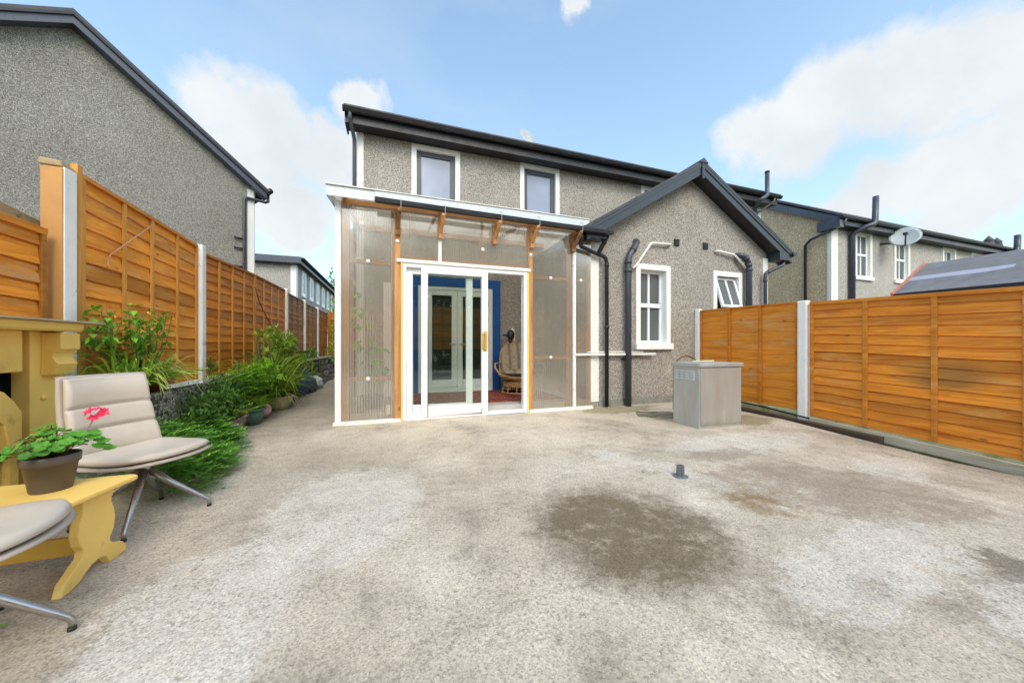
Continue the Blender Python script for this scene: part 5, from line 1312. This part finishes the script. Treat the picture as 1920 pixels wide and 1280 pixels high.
GP.location = (-1.555, 2.265, .413)

# ------------------------------------------------------------------ swivel chairs
def cushion(outer, thick, bulge, nu=28, nv=28, pat=None):
    """outer(u,v)->(point,normal); closed pillow"""
    m = MB()
    def side(sg):
        def f(u, v):
            p, n = outer(u, v)
            e = (1-abs(2*u-1)**5)*(1-abs(2*v-1)**5)
            t = thick*max(0, e)**.35*(1+(pat(u, v) if pat and sg > 0 else 0))
            return Vector(p)+Vector(n)*t*(1 if sg > 0 else -.35)
        return f
    m.grid(side(1), nu, nv); m.grid(side(-1), nu, nv, True)
    return m
CH = thing('swivel_chair', 'beige padded swivel chair facing the patio between the bench and juniper', 'chair', (0,0,0), group='beige swivel chairs', local=True)
def sup(u, v, a, b, n=5):
    x = 2*u-1; y = 2*v-1
    # square to superellipse
    return a*x*(1-.10*abs(y)**3), b*y*(1-.10*abs(x)**3)
def seat_surf(dz, grow):
    def f(u, v):
        x, y = sup(u, v, .285+grow, .265+grow)
        fr = max(0, x/.285)
        y *= 1-.10*fr**2
        x += -.055*fr*(y/.265)**2
        z = .415+dz+.030*(x/.285)**2*(1 if x > 0 else .35)+.020*(y/.265)**2-.012
        return (x, y, z), (0, 0, 1)
    return f
m = cushion(seat_surf(.0, 0), .042, 0, pat=lambda u, v: -.12*math.exp(-((u-.16)/.03)**2)); m.build('seat_cushion', M['leather'], CH, True)
m = cushion(seat_surf(-.034, .012), .022, 0); m.build('seat_shell', M['leather_d'], CH, True)
def back_surf(off, grow):
    def f(u, v):
        y = (2*u-1)*(.235+grow)*(1-.12*v); h = v*(.47+grow)
        x = -.22-off-.105*v-.02*math.sin(v*math.pi) + .05*(2*u-1)**2
        return (x, y, .43+h), (.93, 0, .36)
    return f
def tuft(u, v):
    t = 0
    for c in (.31, .60): t -= .62*math.exp(-((v-c)/.02)**2)
    t += .25*abs(math.sin(math.pi*(v*3.2)))
    return t
m = cushion(back_surf(0, 0), .040, 0, 30, 70, tuft); m.build('back_cushion', M['leather'], CH, True)
m = cushion(back_surf(.032, .016), .026, 0); m.build('back_shell', M['leather_d'], CH, True)
m = MB(); m.tube([(0,0,.27),(0,0,.385)], [.030,.036], 16); m.tube([(0,0,.375),(0,0,.392)], [.10,.10], 16); m.build('column', M['steel'], CH, True)
for k in range(4):
    a = R(39+90*k); c, s = math.cos(a), math.sin(a)
    m = MB(); m.tube([(.01*c,.01*s,.315),(.12*c,.12*s,.205),(.30*c,.30*s,.055),(.312*c,.312*s,.04),(.312*c,.312*s,.012)], [.024,.019,.012,.012,.011], 12); l = m.build('leg', M['steel'], CH, True)
    m = MB(); m.tube([(.312*c,.312*s,.0),(.312*c,.312*s,.014)], .0125, 10); m.build('foot_pad', M['rubber'], l, True)
CH.location = (-1.51, 2.83, 0); CH.rotation_euler = (0, 0, R(-26))
c2 = copy_tree(CH); c2.location = (-1.485, 1.735, 0); c2.rotation_euler = (0, 0, R(14))
for ch in c2.children:
    if ch.name.startswith('leg'): ch.rotation_euler = (0, 0, R(-40))
c2['label'] = 'beige padded swivel chair cut off by the left edge, in front of the bench'
# fallen leaf
m = MB(); leaf(m, (-1.50,1.86,.02), (.9,.35,.1), (0,0,1), .09, .04)
tag(m.build('fallen_leaf', M['leaf_br'], None, closed=False), 'single green leaf on the patio at the left edge', 'leaf')

# ------------------------------------------------------------------ things behind the viewpoint that the glass reflects
rf = fence_panel('orange lap panel on the rear boundary behind the viewpoint', 0, -.915, .915, (1.85, 1.85), (.05, .05), 1, 13, (0, .33, .66, 1), 'fence_worn', 'fence_deep', group='rear boundary panels')
for i in range(5):
    o = rf if i == 0 else copy_tree(rf)
    o.location = (-1.5+1.86*i, -4.2, .95); o.rotation_euler = (0, 0, R(90))
m = MB(); leafy(m, (6,-14,4.6), (14,1.6,5.6), 9000, .75, random.Random(91), 90, .6)
HG = thing('tree_belt', 'tall green tree belt behind the viewpoint, mirrored in the door glass', 'hedge', (6,-14,-.2))
m.build('foliage', M['hedge'], HG, closed=False)
m = MB()
for i in range(9): m.tube([(-6+i*3,-14,-.2),(-5.8+i*3,-14,6)], [.18,.06], 6)
m.build('trunk', M['bark'], HG, True)

# ------------------------------------------------------------------ sky and light
SUN_EL, SUN_AZ = 44, 178     # azimuth measured clockwise from +Y
world = bpy.data.worlds.new('World'); sc.world = world; world.use_nodes = True
t = NT.__new__(NT); t.t = world.node_tree; t.t.nodes.clear()
t.tc = t.n('ShaderNodeTexCoord'); out = t.n('ShaderNodeOutputWorld'); bg = t.n('ShaderNodeBackground')
sky = t.n('ShaderNodeTexSky'); sky.sky_type = 'NISHITA'; sky.sun_disc = False; sky.sun_elevation = R(SUN_EL); sky.sun_rotation = R(SUN_AZ)
sky.air_density = 1.0; sky.dust_density = 1.2; sky.ozone_density = 1.0
g = t.tc.outputs['Generated']
nrm = t.n('ShaderNodeVectorMath', operation='NORMALIZE'); t.put(nrm.inputs[0], g); D = nrm.outputs[0]
sep = t.n('ShaderNodeSeparateXYZ'); t.put(sep.inputs[0], D)
wob = t.noise(7.5, 9, .62, D, col=True)
w2 = t.n('ShaderNodeVectorMath', operation='MULTIPLY_ADD'); t.put(w2.inputs[0], wob); w2.inputs[1].default_value = (.17,.17,.17); w2.inputs[2].default_value = (-.085,-.085,-.085)
ad = t.n('ShaderNodeVectorMath', operation='ADD'); t.put(ad.inputs[0], D); t.put(ad.inputs[1], w2.outputs[0]); DV = ad.outputs[0]
def cloud(az, el, rad, e0=.55):
    c = (math.sin(R(az))*math.cos(R(el)), math.cos(R(az))*math.cos(R(el)), math.sin(R(el)))
    x = t.n('ShaderNodeVectorMath', operation='DISTANCE'); t.put(x.inputs[0], DV); x.inputs[1].default_value = c
    return t.ramp(t.math('DIVIDE', x.outputs['Value'], rad*1.08), [(.60, 1), (1, 0)])
CL = [(55.9, 26.6, .085), (60.5, 27.6, .10), (59, 24.5, .08), (66.2, 27.2, .085), (70.3, 25.8, .09), (74.4, 25.3, .10), (75.5, 18.6, .10), (71, 18.6, .075), (67.4, 17.4, .065), (64, 15.6, .06), (72, 14.5, .07),
      (-20.6, 28.2, .085), (-16.2, 27.6, .095), (-12.4, 26.2, .075), (-4, 32.6, .06), (-8.5, 27.2, .07), (-18, 23.5, .09), (-14, 18, .10), (-6, 22, .07), (30, 45.2, .05)]
f = None
for a in CL:
    k = cloud(*a); f = k if f is None else t.math('MAXIMUM', f, k)
gen = t.ramp(t.noise(1.7, 7, .6, D), [(.50, 0), (.66, 1)])
back = t.ramp(sep.outputs[1], [(.25, 1), (.5, 0)])      # broken cloud over the half of the sky behind the house fronts' view
back = t.math('SUBTRACT', 1, t.ramp(t.math('ADD', sep.outputs[1], .0), [(0, 0), (.35, 1)]))
f = t.math('MAXIMUM', f, t.math('MULTIPLY', gen, back))
hz = t.ramp(sep.outputs[2], [(0, .75), (.16, .46), (.45, .22), (.8, .10)])
wisp = t.ramp(t.noise(2.1, 8, .6, t.map(D, scale=(1, 1, 2.2))), [(.48, 0), (.75, .35)])
base = t.mix(.0, sky.outputs[0], sky.outputs[0])
base = t.mix(1, base, (3.5, 3.72, 3.4), 'MULTIPLY')
base = t.mix(hz, base, (5.6, 7.1, 8.4)); base = t.mix(wisp, base, (6.4, 7.5, 8.4))
shade = t.ramp(t.noise(3.6, 6, .6, t.map(D, loc=(2, 5, 1))), [(.35, (7.3, 7.9, 8.35)), (.6, (8.5, 8.85, 9.1))])
colr = t.mix(f, base, shade)
glow = t.n('ShaderNodeMapRange'); t.put(glow.inputs[0], sep.outputs[1]); glow.inputs[1].default_value = .08; glow.inputs[2].default_value = -.4; glow.inputs[3].default_value = 1.0; glow.inputs[4].default_value = 1.6  # added brightness in the sky behind the camera, lighting fences and house fronts
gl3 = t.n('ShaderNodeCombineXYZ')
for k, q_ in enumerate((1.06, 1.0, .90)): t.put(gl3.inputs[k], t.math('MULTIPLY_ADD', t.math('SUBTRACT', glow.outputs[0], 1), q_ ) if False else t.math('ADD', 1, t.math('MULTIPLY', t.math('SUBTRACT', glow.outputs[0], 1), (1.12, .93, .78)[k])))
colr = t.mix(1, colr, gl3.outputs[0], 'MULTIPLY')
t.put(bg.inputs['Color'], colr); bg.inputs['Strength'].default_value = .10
t.t.links.new(bg.outputs[0], out.inputs['Surface'])
sl_ = bpy.data.lights.new('sun', 'SUN'); sl_.energy = 1.15; sl_.angle = R(25); sl_.color = (1, .91, .79)
so_ = bpy.data.objects.new('sun', sl_); COL.objects.link(so_)
sd_ = Vector((math.sin(R(SUN_AZ))*math.cos(R(SUN_EL)), math.cos(R(SUN_AZ))*math.cos(R(SUN_EL)), math.sin(R(SUN_EL))))
so_.rotation_euler = sd_.to_track_quat('Z', 'Y').to_euler(); so_.location = sd_*30

# ------------------------------------------------------------------ camera
cam = bpy.data.cameras.new('camera'); co = bpy.data.objects.new('camera', cam); COL.objects.link(co)
cam.sensor_width = 36; cam.lens = 12.0; cam.shift_y = 8/1920; cam.clip_end = 1500; cam.clip_start = .03
co.location = (0, 0, 1.1); co.rotation_euler = (R(90), 0, R(-19)); sc.camera = co
vs = sc.view_settings; vs.view_transform = 'Standard'; vs.look = 'None'; vs.exposure = .1; vs.gamma = 1
sc.cycles.max_bounces = 8; sc.cycles.transparent_max_bounces = 24
